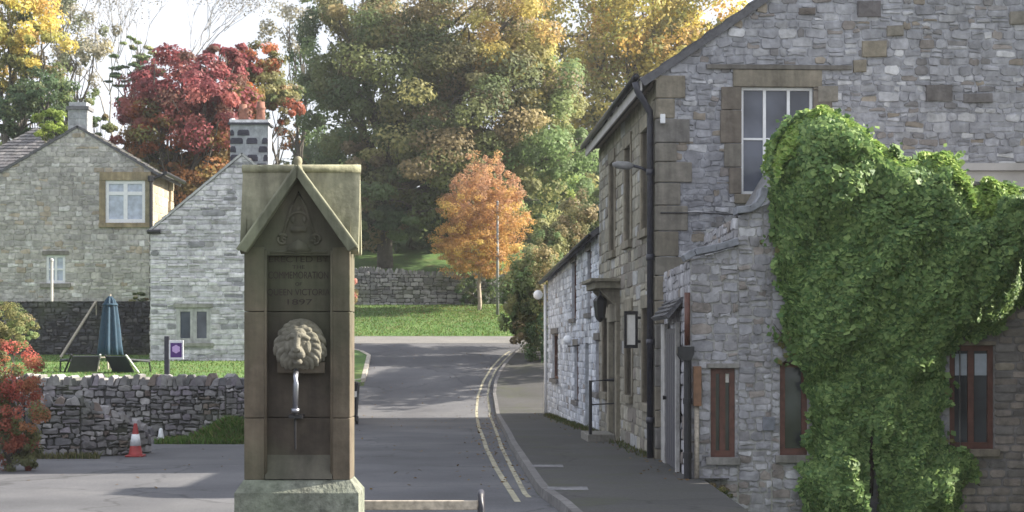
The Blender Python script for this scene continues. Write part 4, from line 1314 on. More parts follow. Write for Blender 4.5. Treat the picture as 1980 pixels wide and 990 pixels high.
tree('street_tree', 'small rounded orange autumn tree with a pale trunk on the grass bank', 'tree', 70, 926, [
    (932, 378, 80, 88, 0, 1.7, G_PINK), (930, 438, 102, 94, 0, 2.1, G_ORANGE), (926, 484, 92, 60, 0, 1.8, G_ORANGE)],
    26000, .11, .09, clump=.13, bark=(.32, .27, .22), fork=.55, shell=.35, per=70)
tree('broadleaf_tree', 'tall yellow and green tree at the left edge of the view', 'tree', 72, 20, [
    (30, 40, 80, 75, 0, 2.5, G_YELLOW), (80, 100, 55, 50, -1, 2, G_YELLOW), (-10, 110, 60, 70, 0, 2, G_GOLD), (60, 160, 70, 60, 0, 2, G_OLIVE), (10, 0, 60, 60, 0, 2, G_OLIVE)],
    6500, .26, .25, clump=.3)
tree('evergreen_tree', 'dark green bushy evergreen between the slate roof and the cottage chimney', 'tree', 66, 80, [
    (95, 185, 62, 50, 0, 2, G_DARK), (40, 225, 60, 50, 0, 2, G_DARK), (115, 225, 40, 50, 0, 1.5, G_DARK), (5, 260, 40, 40, 0, 1.5, G_DARK)],
    5200, .22, .2, clump=.3)
tree('broadleaf_tree', 'thin greyish brown tree standing tall behind the cottage chimney', 'tree', 78, 150, [
    (120, 60, 40, 80, 0, 1.6, G_GREYBR), (150, 140, 34, 60, 0, 1.4, G_GREYBR), (185, 70, 42, 60, 0, 1.4, G_GREYBR), (135, -10, 60, 40, 0, 1.4, G_GREYBR), (165, 195, 26, 36, 0, 1, G_OLIVE)],
    2300, .24, .13, clump=.42, fork=.5)
tree('cedar_tree', 'green cedar with flat layered branches against the white sky', 'tree', 84, 262, [
    (265, 85, 30, 12, 0, 1.4, G_MID), (262, 110, 44, 11, 0, 1.6, G_MID), (258, 138, 50, 12, 0, 1.7, G_DARK), (240, 158, 56, 8, 0, 1.5, G_DARK), (285, 130, 36, 16, 0, 1.5, G_MID), (250, 190, 34, 16, 0, 1.4, G_DARK)],
    3600, .20, .16, clump=.22)
tree('garden_shrub', 'lime green shrub beside the left cottage chimney', 'shrub', 53, 98, [
    (100, 240, 36, 28, 0, .6, G_LIME), (82, 250, 22, 20, 0, .5, G_LIME)], 1300, .13, .05, clump=.28, zbase=5.2)
tree('broadleaf_tree', 'dark green small tree right of the left cottage chimney', 'tree', 60, 195, [
    (195, 240, 26, 22, 0, .8, G_OLIVE), (180, 232, 18, 16, 0, .7, G_DARK)], 800, .17, .08, clump=.3)
tree('broadleaf_tree', 'wispy dark leaved tree at the left side of the huge tree', 'tree', 86, 590, [
    (560, 50, 52, 50, 0, 2, G_GREYBR), (600, 20, 40, 40, 0, 2, G_DARK), (560, 260, 32, 28, 0, 1.2, G_REDBR), (590, 120, 32, 60, 0, 1.8, G_DARK), (600, 220, 30, 60, 0, 1.6, G_DARK)],
    2400, .24, .16, clump=.42)
tree('garden_shrub', 'bright green sunlit shrub above the hedge beside the orange tree', 'shrub', 87, 1065, [
    (1075, 395, 42, 36, 0, 1.2, G_LIME), (1040, 400, 30, 40, 0, 1.0, G_MID), (1100, 370, 32, 34, 0, 1, G_LIME)], 2600, .17, .06, clump=.3)
tree('garden_shrub', 'brown and ochre bush rising behind the pale cottage roof', 'shrub', 92, 1120, [
    (1130, 440, 46, 70, 0, 2, G_BROWN), (1090, 480, 46, 60, 0, 2, G_BROWN), (1170, 420, 40, 70, 0, 2, G_OLIVE), (1100, 540, 70, 70, 0, 2, G_OLIVE)], 5200, .24, .07, clump=.3)
tree('tall_hedge', 'olive green hedge bush beside the pavement at the end of the pale cottage', 'hedge', 57, 1020, [
    (1005, 545, 44, 64, 0, .9, G_MID), (1035, 600, 44, 80, 0, .9, G_OLIVE), (1010, 625, 40, 46, 0, .8, G_OLIVE), (1045, 530, 44, 70, 0, .9, G_BROWN), (1048, 680, 30, 70, -1, .6, G_DARK), (985, 590, 26, 50, 0, .7, G_MID), (1075, 540, 40, 90, 2, 1.0, G_MID), (1090, 470, 42, 60, 2.5, 1.0, G_BROWN), (1060, 490, 36, 56, 2, 1.0, G_MID), (1120, 430, 40, 56, 3, 1.0, G_BROWN)],
    22000, .14, .06, clump=.3, shell=.4)
tree('broadleaf_tree', 'unseen green tree behind the pale street cottage, added to shade the road', 'tree', 54, 1390, [  # added out of view; its crown throws dappled shade on the far road
    (1390, 360, 150, 110, 0, 3.0, G_OLIVE), (1340, 440, 100, 90, -2, 2.4, G_OLIVE), (1430, 420, 120, 100, 1.5, 2.6, G_MID)], 5000, .34, .25, clump=.3)
tree('garden_shrub', 'dark low bush behind the trunk of the orange tree', 'shrub', 72, 930, [
    (930, 545, 46, 40, 0, .8, G_DARK), (900, 570, 26, 24, 0, .5, G_DARK)], 1500, .12, .04, clump=.3)
tree('garden_shrub', 'pink flowered bush peeping out at the right edge of the fountain', 'shrub', 66, 680, [
    (680, 560, 16, 34, 0, .4, [((.35, .12, .10), 2), ((.12, .10, .04), 2)])], 500, .10, .03, clump=.3)
# dark undergrowth on the slope, one mass
und = []
for i in range(26):
    px = 560 + i * 26 + random.uniform(-12, 12)
    und.append((tuple(W(px, random.uniform(400, 470), 88 + random.uniform(-3, 3))), (2.2, 2.0, random.uniform(1.8, 2.8)), random.choice((G_DARK, G_DARK, G_OLIVE))))
for i in range(10):
    und.append((tuple(W(690 + i * 22, 455, 84)), (1.6, 1.6, 1.8), G_DARK))
for i in range(30):
    px = 580 + i * 21 + random.uniform(-10, 10)
    und.append((tuple(W(px, random.uniform(290, 390), 94 + random.uniform(-2, 3))), (2.2, 2.0, 2.6), random.choice((G_DARK, G_OLIVE, G_SHADY))))
P, N, Cc = crown_points(und, 46000, .3)
Vv, Ff = leaf_cards(P, N, .32)
o = fast_mesh('undergrowth', Vv, Ff, np.repeat(Cc, 4, axis=0), M['leaf'], None, 'stuff')
wd = []
for i in range(30):
    px = -60 + i * 24 + random.uniform(-10, 10)
    wd.append((tuple(W(px, random.uniform(330, 420), 96 + random.uniform(-4, 4))), (2.4, 2.0, 2.4), random.choice((G_DARK, G_OLIVE, G_BROWN))))
P, N, Cc = crown_points(wd, 14000, .3)
Vv, Ff = leaf_cards(P, N, .36)
fast_mesh('far_wood', Vv, Ff, np.repeat(Cc, 4, axis=0), M['leaf'], None, 'stuff')

# bare tree: recursive limbs with a few leaves
def bare_tree(px, Y, top_py, label, spread=1.0):
    bx_ = (px - 990) / F * Y
    t = empty('bare_tree', (bx_, Y, gz(Y)), label, 'tree')
    mb = MB(); tips = []
    H = EYE + (668 - top_py) / F * Y - gz(Y)
    def grow(p, d, L, r, lv):
        q = p + d * L
        limb(mb, p, q, r, r * .62, .06, 4, (.30, .285, .275))
        if lv == 0 or r < .012: tips.append(q); return
        for k in range(random.choice((2, 3, 3))):
            nd = (d + Vector((random.uniform(-1, 1), random.uniform(-1, 1), random.uniform(-.1, .5))) * .62 * spread).normalized()
            grow(p.lerp(q, random.uniform(.65, 1)), nd, L * random.uniform(.6, .8), r * .6, lv - 1)
    grow(Vector((bx_, Y, gz(Y) - .1)), Vector((0, 0, 1)), H * .42, .11, 5)
    mb.build('branches', M['bark'], t, smooth=True)
    tp = np.array([tuple(q) for q in tips])
    idx = rng.integers(0, len(tp), 1500)
    P = tp[idx] + rng.normal(scale=.28, size=(1500, 3))
    N = rng.normal(size=(1500, 3)); N /= np.linalg.norm(N, axis=1, keepdims=True)
    Vv, Ff = leaf_cards(P, N, .13)
    fast_mesh('crown', Vv, Ff, np.repeat(choose([((.22, .21, .19), 2), ((.16, .15, .12), 2)], 1500), 4, axis=0), M['leaf'], t)
bare_tree(345, 92, -30, 'nearly bare grey tree with thin twigs against the white sky above the maple', 1.1)
bare_tree(215, 100, -10, 'nearly bare pale tree between the cedar and the tall thin tree', 1.0)

# ------------------------------------------------------------------ ivy on the outbuilding
ivy_px = [(1494, 400), (1488, 330), (1505, 275), (1530, 238), (1560, 222), (1585, 216), (1615, 222), (1648, 240), (1682, 270), (1705, 295), (1735, 312), (1765, 312), (1800, 303), (1835, 306), (1856, 330), (1866, 362), (1895, 368), (1915, 350), (1940, 368), (1970, 368), (2010, 372),
          (2010, 520), (1975, 570), (1950, 620), (1915, 640), (1858, 652), (1824, 690), (1816, 760), (1814, 862), (1880, 890), (1888, 905), (1862, 930), (1850, 990), (1850, 1060), (1560, 1060), (1566, 985), (1548, 935), (1538, 905), (1570, 885), (1566, 800), (1562, 700), (1535, 690), (1520, 640), (1512, 560), (1498, 480)]
def in_poly(x, y, poly):
    inside = np.zeros(len(x), bool); n = len(poly)
    for i in range(n):
        x0, y0 = poly[i]; x1, y1 = poly[(i + 1) % n]
        c = ((y0 > y) != (y1 > y)) & (x < (x1 - x0) * (y - y0) / (y1 - y0 + 1e-9) + x0)
        inside ^= c
    return inside
def edge_dist(x, y, poly):
    d = np.full(len(x), 1e9); n = len(poly)
    for i in range(n):
        x0, y0 = poly[i]; x1, y1 = poly[(i + 1) % n]
        L2 = (x1 - x0) ** 2 + (y1 - y0) ** 2
        t = np.clip(((x - x0) * (x1 - x0) + (y - y0) * (y1 - y0)) / L2, 0, 1)
        d = np.minimum(d, np.hypot(x - x0 - t * (x1 - x0), y - y0 - t * (y1 - y0)))
    return d
ivy_w = [(ex(a), ez(b)) for a, b in ivy_px]
NI = 190000
xs = rng.uniform(min(p[0] for p in ivy_w), max(p[0] for p in ivy_w), NI); zs = rng.uniform(min(p[1] for p in ivy_w), max(p[1] for p in ivy_w), NI)
def bump(x, z):
    f = np.zeros_like(x)
    for (ax, az, ph, am) in ((2.1, 1.3, .3, .5), (-1.4, 2.9, 1.2, .45), (4.7, -3.1, 2.2, .32), (6.3, 5.9, .7, .25), (-9.1, 7.3, 4.1, .18), (12.5, -10.7, 1.9, .14), (3.1, 8.3, 5.2, .22)):
        f += am * np.sin(ax * x + az * z + ph)
    return f
ed = edge_dist(xs, zs, ivy_w)
wob = .05 * np.sin(8 * zs + 3 * np.sin(5 * xs)) + .035 * np.sin(21 * zs + 2)
wov = .045 * np.sin(9 * xs + 1) + .03 * np.sin(23 * xs)
keep = in_poly(xs + wob + rng.normal(scale=.035, size=NI), zs + wov + rng.normal(scale=.03, size=NI), ivy_w)
# dark split where the stems come up
sx, = (ex(1680),)
split = (np.abs(xs - sx) < np.clip((ez(780) - zs) * .075, 0, .085)) & (zs < ez(780))
keep &= ~split
xs, zs, ed = xs[keep], zs[keep], ed[keep]
high = np.clip((zs - 1.4) / 2.0, 0, 1)
thick = np.clip(np.minimum(ed, .45) / .45, .0, 1) ** .55 * (.15 + .28 * high) + .13 * bump(xs, zs) * np.minimum(ed / .2, 1)
thick = np.clip(thick, .05, 1)
# hanging bunches of shoots, each a small dome of its own
KN = 620
kx = rng.uniform(xs.min(), xs.max(), KN); kz = rng.uniform(zs.min(), zs.max(), KN); kr = rng.uniform(.09, .26, KN)
capn = np.zeros((len(xs), 2)); caph = np.zeros(len(xs))
for i in range(KN):
    near = np.nonzero(np.abs(xs - kx[i]) < kr[i])[0]
    ddx = (xs[near] - kx[i]) / kr[i]; ddz = (zs[near] - kz[i]) / (kr[i] * (1.0 if i % 3 else 1.5))
    q = 1 - ddx ** 2 - ddz ** 2
    h = np.where(q > 0, np.sqrt(np.maximum(q, 0)), 0) * kr[i] * .75
    up = h > caph[near]
    idx = near[up]; caph[idx] = h[up]; capn[idx, 0] = ddx[up]; capn[idx, 1] = ddz[up]
thick = thick * (.75 + .25 * np.minimum(ed / .25, 1)) + caph * np.minimum(ed / .18, 1)
d = thick * rng.uniform(0, 1, len(xs)) ** .3 + .03
# where the plant climbs over the roof, it is deep as well
over = zs > ez(380)
back = np.where(over & (rng.random(len(xs)) < .35), rng.uniform(0, .9, len(xs)), 0)
P = np.stack([xs, EY - d + back, zs], 1)
gxx = (bump(xs + .02, zs) - bump(xs - .02, zs)) / .04 * .13; gzz = (bump(xs, zs + .02) - bump(xs, zs - .02)) / .04 * .13
N = np.stack([-gxx + .9 * capn[:, 0], -np.ones_like(xs), -gzz + .4 + .9 * capn[:, 1]], 1) + rng.normal(scale=.38, size=(len(xs), 3))
N /= np.linalg.norm(N, axis=1, keepdims=True)
# the rounded top of the plant, lying back over the roof
zt_grid = np.linspace(ex(1490), ex(2005), 240)
top_z = []
for x0 in zt_grid:
    zz = np.linspace(ez(520), ez(205), 220)
    ok = in_poly(np.full(220, x0), zz, ivy_w)
    top_z.append(zz[ok].max() if ok.any() else ez(400))
NC = 34000
xc = rng.uniform(ex(1492), ex(2003), NC); yc = rng.uniform(-.42, .75, NC)
zc_ = np.interp(xc, zt_grid, top_z) - .55 * (np.clip(-yc, 0, 1) / .45) ** 2 * .6 + .03 * np.sin(9 * xc + 5 * yc) + .025 * np.sin(17 * xc - 11 * yc) + .03 - np.abs(rng.normal(0, .05, NC))
P = np.concatenate([P, np.stack([xc, EY + yc, zc_], 1)])
nc = np.stack([.3 * np.cos(9 * xc + 5 * yc), -.25 + np.minimum(yc, 0) * 1.2, np.ones(NC)], 1) + rng.normal(scale=.45, size=(NC, 3))
N = np.concatenate([N, nc / np.linalg.norm(nc, axis=1, keepdims=True)])
xs = P[:, 0]
icap = choose([((.27, .38, .10), 3), ((.21, .33, .09), 3), ((.34, .43, .13), 1.5)], NC)  # top leaves coloured lighter to paint in the sun on them
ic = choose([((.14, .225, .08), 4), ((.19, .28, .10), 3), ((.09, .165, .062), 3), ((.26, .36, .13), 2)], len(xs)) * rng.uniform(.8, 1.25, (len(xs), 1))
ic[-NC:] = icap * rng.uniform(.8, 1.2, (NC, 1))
ivy = empty('ivy', (ex(1680), EY - .1, .1), 'thick green ivy spreading over the outbuilding wall up to its roof', 'ivy')
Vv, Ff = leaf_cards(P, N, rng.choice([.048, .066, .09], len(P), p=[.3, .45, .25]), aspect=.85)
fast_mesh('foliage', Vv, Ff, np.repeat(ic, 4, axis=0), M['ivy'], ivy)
mb = MB()
for k in range(3):
    limb(mb, (sx + random.uniform(-.02, .03), EY - .06, -.1), (sx + random.uniform(-.04, .04), EY - .08, ez(700)), .035, .018, .02, 6, (.05, .04, .032))
for k in range(14):
    limb(mb, (sx, EY - .07, random.uniform(1.0, 2.0)), (random.uniform(ex(1530), ex(1900)), EY - .06, random.uniform(2.2, 3.6)), .016, .006, .05, 5, (.05, .04, .032))
run_p = []
for k in range(26):
    x0, z0 = random.choice([(ex(1498), random.uniform(ez(560), ez(420))), (ex(1532), random.uniform(ez(700), ez(640))), (ex(1850), random.uniform(ez(930), ez(880))), (ex(1822), random.uniform(ez(860), ez(700)))])
    dxr, dzr = random.uniform(-.28, .12) if x0 < ex(1600) else random.uniform(-.1, .22), random.uniform(-.22, .22)
    q = [Vector((x0 + dxr * t + .03 * math.sin(5 * t + k), EY - .06, z0 + dzr * t)) for t in (0, .35, .7, 1)]
    mb.tube(q, [.006, .005, .004, .003], 5, (.06, .05, .035))
    for t in np.linspace(.1, 1, 9):
        run_p.append((x0 + dxr * t + random.uniform(-.05, .05), EY - .07 - random.uniform(0, .04), z0 + dzr * t + random.uniform(-.05, .05)))
mb.build('stem', M['bark'], ivy, smooth=True)
P = np.array(run_p); N = rng.normal(scale=.4, size=P.shape); N[:, 1] -= 1; N /= np.linalg.norm(N, axis=1, keepdims=True)
Vv, Ff = leaf_cards(P, N, .07, aspect=.85)
fast_mesh('runner_leaves', Vv, Ff, np.repeat(choose([((.12, .20, .07), 3), ((.16, .15, .06), 1)], len(P)), 4, axis=0), M['ivy'], ivy)

# ------------------------------------------------------------------ left: cottages
LY = 48.0
LF = Frame((0, LY, 0), (1, 0, 0), (0, -1, 0))
lx = lambda px: (px - 990) / F * LY
lz_ = lambda py: EYE + (668 - py) / F * LY
lc_ = empty('gabled_cottage', (lx(150), LY, 2.8), 'tan rubble stone cottage gable with a white casement window and grey chimney', 'cottage')
rx_, rz_ = lx(150), lz_(247)
hwid = lx(292) - rx_; lsl = .59
le = rz_ - hwid * lsl
bw = (lx(204), lz_(431), lx(281), lz_(349)); sw_ = (lx(89), lz_(548), lx(126), lz_(493))
mb = MB()
stone_wall(mb, LF, [(rx_ - hwid - 1.2, 0.0), (rx_ + hwid, 0.0), (rx_ + hwid, le), (rx_, rz_), (rx_ - hwid - 1.2, rz_ - (hwid + 1.2) * lsl)], [bw, sw_], PAL_LEFT, (.44, .43, .41), (.08, .18), (.11, .32), (.010, .028), gap=.012, jit=.028)
mb.build('gable_wall', M['limestone'], lc_)
mb = MB()
LD = 2.7
sf = Frame((rx_ + hwid, LY, 0), (0, 1, 0), (1, 0, 0))
stone_wall(mb, sf, [(0, 0), (LD, 0), (LD, le), (0, le)], [], [((.38, .32, .24), 3), ((.33, .28, .21), 2)], (.36, .32, .26), (.2, .3), (.3, .6), (.01, .02))
bk = Frame((0, LY + LD, 0), (1, 0, 0), (0, 1, 0))
mb.add([bk.p(rx_ - hwid - 1.2, 0), bk.p(rx_ + hwid, 0), bk.p(rx_ + hwid, le), bk.p(rx_, rz_), bk.p(rx_ - hwid - 1.2, le - .7)], [(0, 1, 2, 3, 4)], (.3, .3, .3))
mb.build('side_wall', M['limestone'], lc_)
mb = MB()
o_ = .32
for sgn in (1, -1):
    w_ = hwid + (o_ if sgn > 0 else 1.3)
    a = Vector((rx_ + sgn * w_, LY - .05, rz_ - w_ * lsl + .06)); b = Vector((rx_ + sgn * w_, LY + LD + .05, rz_ - w_ * lsl + .06))
    c = Vector((rx_, LY + LD + .05, rz_ + .06)); d_ = Vector((rx_, LY - .05, rz_ + .06))
    roof_slab(mb, a, b, c, d_, .06, PAL_SLATE, 10)
rfl = mb.build('roof', M['slate'], lc_)
mb = MB()
cf = Frame((0, LY + .02, 0), (1, 0, 0), (0, -1, 0))
stone_wall(mb, cf, [(lx(131), lz_(262)), (lx(169), lz_(262)), (lx(169), lz_(210)), (lx(131), lz_(210))], [], [((.36, .37, .39), 3), ((.30, .31, .33), 2)], (.36, .36, .37), (.14, .2), (.2, .35), (.006, .015))
mb.ubox(cf, lx(131), lx(169), lz_(262), lz_(210), -.55, -.002, (.34, .35, .37))
mb.ubox(cf, lx(128), lx(172), lz_(212), lz_(205), -.58, .05, (.14, .14, .15))
mb.ubox(cf, lx(133), lx(167), lz_(205), lz_(197), -.52, .0, (.38, .39, .41))
mb.build('chimney', M['limestone'], lc_)
w = window(lc_, LF, *bw, 2, [.70], M['white_paint'], M['net'], bar=.09, thin=.10, recess=-.03, lintel=(.16, .24), sill=(.18, .13), col=(.36, .29, .18))
q = MB()
q.ubox(LF, bw[0] - .17, bw[0], bw[1] + .003, bw[3] - .003, -.1, .035, (.36, .29, .18)); q.build('jamb', M['dressed'], w)
q = MB(); q.ubox(LF, bw[2], bw[2] + .13, bw[1] + .003, bw[3] - .003, -.1, .035, (.34, .30, .2))
q.build('jamb', M['dressed'], w)
w = window(lc_, LF, *sw_, 2, [.5], M['white_paint'], M['net'], bar=.07, thin=.05, recess=-.05, lintel=(.1, .12), sill=(.16, .12), col=(.22, .21, .19))
mb = MB(); mb.tube([(rx_ + hwid + .42, LY - .1, le - .06), (rx_ + hwid + .42, LY + LD, le - .06)], .06, 8)
mb.tube([(rx_ + hwid + .40, LY - .02, le - .08), (rx_ + hwid + .02, LY - .07, le - .25)], .04, 8)
mb.tube([(rx_ + hwid + .02, LY - .07, le - .25), (rx_ + hwid + .02, LY - .07, 2.8)], .05, 8)
mb.tube([(rx_ + hwid + .02, LY - .07, le - .14), (rx_ + hwid + .02, LY - .07, le - .3)], .10, 8)
mb.build('downpipe', M['black_iron'], lc_)
mb = MB()
for k in range(5):
    zq = lz_(440) + k * .32
    mb.box((rx_ + hwid + .02, LY + LD - .12, zq + .15), (.14, .3 if k % 2 else .45, .30), (.36, .31, .22))
mb.build('quoins', M['dressed'], lc_)

# white cottage with the tall chimney
WY = 40.0
WF = Frame((0, WY, 0), (1, 0, 0), (0, -1, 0))
wx = lambda px: (px - 990) / F * WY
wz = lambda py: EYE + (668 - py) / F * WY
wc = empty('whitewashed_cottage', (wx(460), WY, 1.1), 'pale grey stone cottage with a two light window, behind the fountain', 'cottage')
pk = wx(468); wl_, wr_ = wx(291), wx(634)
wsl = .83
we_l = wz(447); pkz = we_l + (pk - wl_) * wsl; we_r = pkz - (wr_ - pk) * wsl
ww = (wx(341), wz(663), wx(407), wz(595))
mb = MB()
stone_wall(mb, WF, [(wl_, -.3), (wr_, -.3), (wr_, we_r), (pk, pkz), (wl_, we_l)], [ww], PAL_WHITE, (.60, .60, .62), (.06, .14), (.16, .5), (.012, .04), jit=.014)
mb.build('gable_wall', M['limestone'], wc)
mb = MB()
WD = 6.0
for (x_, e_, s_) in ((wl_, we_l, -1), (wr_, we_r, 1)):
    sfr = Frame((x_, WY, 0), (0, 1, 0), (s_, 0, 0))
    stone_wall(mb, sfr, [(0, -.3), (WD, -.3), (WD, e_), (0, e_)], [], PAL_LEFT, (.36, .36, .36), (.09, .2), (.2, .5), (.012, .035), jit=.014)
bfr = Frame((0, WY + WD, 0), (1, 0, 0), (0, 1, 0))
mb.add([bfr.p(wl_, -.3), bfr.p(wr_, -.3), bfr.p(wr_, we_r), bfr.p(pk, pkz), bfr.p(wl_, we_l)], [(0, 1, 2, 3, 4)], (.45, .46, .47))
mb.build('rear_wall', M['limestone'], wc)
mb = MB()
for (x_, e_, s_) in ((wl_, we_l, -1), (wr_, we_r, 1)):
    x2, e2 = x_ + s_ * .08, e_ - .08 * wsl
    roof_slab(mb, (x2, WY - .04, e2 + .05), (x2, WY + WD, e2 + .05), (pk, WY + WD, pkz + .05), (pk, WY - .04, pkz + .05), .05, PAL_SLATE, 12)
mb.build('roof', M['slate'], wc)
mb = MB()
for (x_, e_) in ((wl_, we_l), (wr_, we_r)):
    a, b = (x_, e_ + .0), (pk, pkz + .0)
    nn = Vector((-(b[1] - a[1]), b[0] - a[0])).normalized()
    if nn.y < 0: nn = -nn
    poly = [(a[0], a[1]), (b[0], b[1]), (b[0] + nn.x * .05, b[1] + nn.y * .05), (a[0] + nn.x * .05, a[1] + nn.y * .05)]
    mb.prism(poly if area(poly) > 0 else poly[::-1], WF, -.05, .05, (.5, .5, .5))
mb.build('verge', M['limestone'], wc)
mb = MB()
ch = Frame((0, WY + .30, 0), (1, 0, 0), (0, -1, 0))
cl, cr_ = wx(441), wx(515)
cz0, cz1 = wz(345), wz(238)
mb.ubox(ch, cl, cr_, cz0, cz1, -.6, -.002, (.34, .36, .38))
row = 0; v = cz1 - .06
mbd = []
for r_ in range(6):
    h = random.uniform(.13, .17); u = cl + (0 if r_ % 2 else -.12)
    v -= h + .055
    while u < cr_:
        w_ = random.uniform(.20, .32)
        a, b = max(u, cl), min(u + w_, cr_)
        if b - a > .06 and random.random() < .85:
            one_stone(mb, ch, [(a, v), (b, v), (b + .0, v + h * .6), (b - .03, v + h), (a + .03, v + h), (a, v + h * .6)], .03, (.055, .055, .075), .01)
        u += w_ + random.uniform(.06, .14)
mb.ubox(ch, cl - .05, cr_ + .05, cz1, cz1 + .05, -.65, .05, (.06, .065, .08))
mb.ubox(ch, cl - .02, cr_ + .02, cz1 + .052, cz1 + .12, -.6, .02, (.72, .72, .74))
chm = mb.build('chimney', M['limestone'], wc)
for (px, hgt) in ((462, .40), (497, .46)):
    q = MB()
    q.lathe([(.11, 0), (.10, hgt * .55), (.105, hgt * .6), (.12, hgt * .64), (.12, hgt * .7), (.10, hgt * .74), (.095, hgt), (.07, hgt), (.07, hgt - .1)], (wx(px), WY + .6, cz1 + .12), 16)
    q.build('chimney_pot', M['terracotta'], chm, smooth=True)
mb = MB()
mb.tube([(wx(428), WY + 1.6, wz(330)), (wx(428), WY + 1.6, wz(238))], .03, 8)
mb.tube([(wx(428), WY + 1.6, wz(238)), (wx(428), WY + 1.6, wz(212))], .06, 10)
mb.build('flue', M['cone_white'], wc, smooth=True)
w = window(wc, WF, *ww, 2, [], M['dressed'], M['glass_blue'], bar=.09, thin=.14, recess=-.02, lintel=(.06, .10), sill=(.08, .09), col=(.38, .38, .34))
mb = MB(); mb.tube([(wl_ - .05, WY - .08, we_l - .02), (wl_ + .25, WY - .08, we_l - .02)], .05, 8)
mb.build('gutter_end', M['black_iron'], wc)

# slate roofed house behind
HY = 60.0
hx = lambda px: (px - 990) / F * HY
hz_ = lambda py: EYE + (668 - py) / F * HY
hh_ = empty('slate_roofed_house', (hx(20), HY, 4), 'grey hipped slate roof of a house at the far left', 'house')
mb = MB()
apx = Vector((hx(40), HY + 2.0, hz_(233)))
el, er = Vector((hx(-80), HY, hz_(340))), Vector((hx(112), HY, hz_(300)))
roof_slab(mb, (hx(-90), HY, hz_(330)), (hx(120), HY, hz_(330)), apx + Vector((.02, 0, 0)), apx - Vector((.02, 0, 0)), .08, [((.12, .115, .125), 3), ((.10, .10, .11), 2), ((.15, .145, .15), 2)], 14, (.2, .35))
roof_slab(mb, (hx(120), HY, hz_(330)), (hx(120), HY + 8, hz_(330)), apx + Vector((0, 5, 0)), apx, .08, PAL_SLATE, 14)
roof_slab(mb, (hx(-90), HY + 8, hz_(330)), (hx(-90), HY, hz_(330)), apx, apx + Vector((0, 5, 0)), .08, PAL_SLATE, 14)
mb.build('roof', M['slate'], hh_)
mb = MB()
mb.box(((hx(-85) + hx(115)) / 2, HY + 4.2, (gz(HY) + hz_(333)) / 2 - .1), (hx(115) - hx(-85), 8, hz_(333) - gz(HY)), (.3, .29, .27))
mb.build('wall', M['limestone'], hh_)

# ------------------------------------------------------------------ left: garden, walls, terrace
LAWN_Y0, LAWN_Y1 = 31.9, 44.0
def lawnz(y): return float(np.interp(y, [LAWN_Y0, 33.0, LAWN_Y1], [1.02, 1.14, 1.46]))
mb = MB()
ys = np.linspace(LAWN_Y0, LAWN_Y1, 13)
for a, b in zip(ys[:-1], ys[1:]):
    mb.add([(-22, a, lawnz(a)), (-4.95, a, lawnz(a)), (-4.95, b, lawnz(b)), (-22, b, lawnz(b))], [(0, 1, 2, 3)])
mb.build('garden_lawn', M['lawn'], smooth=True, kind='structure')
mb = MB(); mb.add([(-24, 44.2, 2.84), (-9.0, 44.2, 2.84), (-9.0, 48.3, 2.9), (-24, 48.3, 2.9)], [(0, 1, 2, 3)])
mb.build('garden_terrace', M['lawn'], kind='structure')

def dry_wall(name, label, pts, h0, hfun, pal, thick=.4, coping=True, cope=(.14, .24), rh=(.05, .13), ln=(.08, .25), group=None, base=lambda x, y: gz(y)):
    """free-standing wall along pts [(x, y)...]; stones on the front and ends, upright coping stones"""
    t = empty(name, (pts[0][0], pts[0][1], base(*pts[0])), label, 'stone wall', group)
    mb = MB(); cb = MB()
    for (p, q) in zip(pts[:-1], pts[1:]):
        a, b = Vector((p[0], p[1], 0)), Vector((q[0], q[1], 0))
        u = (b - a).normalized(); L = (b - a).length
        nrm = Vector((u.y, -u.x, 0))
        if nrm.y > 0 and abs(nrm.y) > .2: nrm = -nrm
        za, zb_ = base(*p), base(*q)
        fr_ = Frame(a, u, nrm)
        ha, hb_ = hfun(*p), hfun(*q)
        out_ = [(0, za - .15), (L, zb_ - .15), (L, zb_ + hb_), (0, za + ha)]
        stone_wall(mb, fr_, out_, [], pal, (.05, .05, .05), rh, ln, (.02, .075), gap=.02, jit=.025)
        bk_ = Frame(a - nrm * thick, u, -nrm)
        mb.add([bk_.p(*o) for o in out_], [(0, 1, 2, 3)], pal[0][0])
        mb.add([fr_.p(0, za + ha, 0), fr_.p(L, zb_ + hb_, 0), bk_.p(L, zb_ + hb_, 0), bk_.p(0, za + ha, 0)], [(0, 1, 2, 3)], pal[1][0])
        for (uu, zz, hh2) in ((0, za, ha), (L, zb_, hb_)):
            mb.add([fr_.p(uu, zz - .15, 0), fr_.p(uu, zz + hh2, 0), bk_.p(uu, zz + hh2, 0), bk_.p(uu, zz - .15, 0)], [(0, 1, 2, 3)], pal[0][0])
        if coping:
            s = 0.0
            while s < L:
                w_ = random.uniform(.06, .15); hh3 = random.uniform(*cope)
                tt = s / L; z0 = za + ha + (zb_ + hb_ - za - ha) * tt
                lean = random.uniform(-.06, .06)
                pl_ = [(s, z0 - .01), (s + w_, z0 - .01), (s + w_ * .95 + lean, z0 + hh3 * random.uniform(.6, .95)), (s + w_ * .55 + lean, z0 + hh3), (s + w_ * .1 + lean, z0 + hh3 * random.uniform(.6, .9))]
                cb.prism(pl_, fr_, -thick + random.uniform(0, .06), random.uniform(-.02, .05), pick(pal))
                s += w_ + random.uniform(.0, .02)
    mb.build('stone_face', M['dry_stone'], t)
    if coping: cb.build('coping', M['dry_stone'], t)
    return t
PAL_DRYC = PAL_DRY + [((.30, .29, .30), 2), ((.22, .20, .23), 3)]
dry_wall('garden_wall', 'grey dry stone garden wall with upright coping stones below the parasol', [(-12.0, 31.4), (-9.0, 31.4), (-6.6, 31.2), (-5.2, 31.0), (-4.3, 31.6)], 1, lambda x, y: 1.02, PAL_DRYC, cope=(.12, .22))
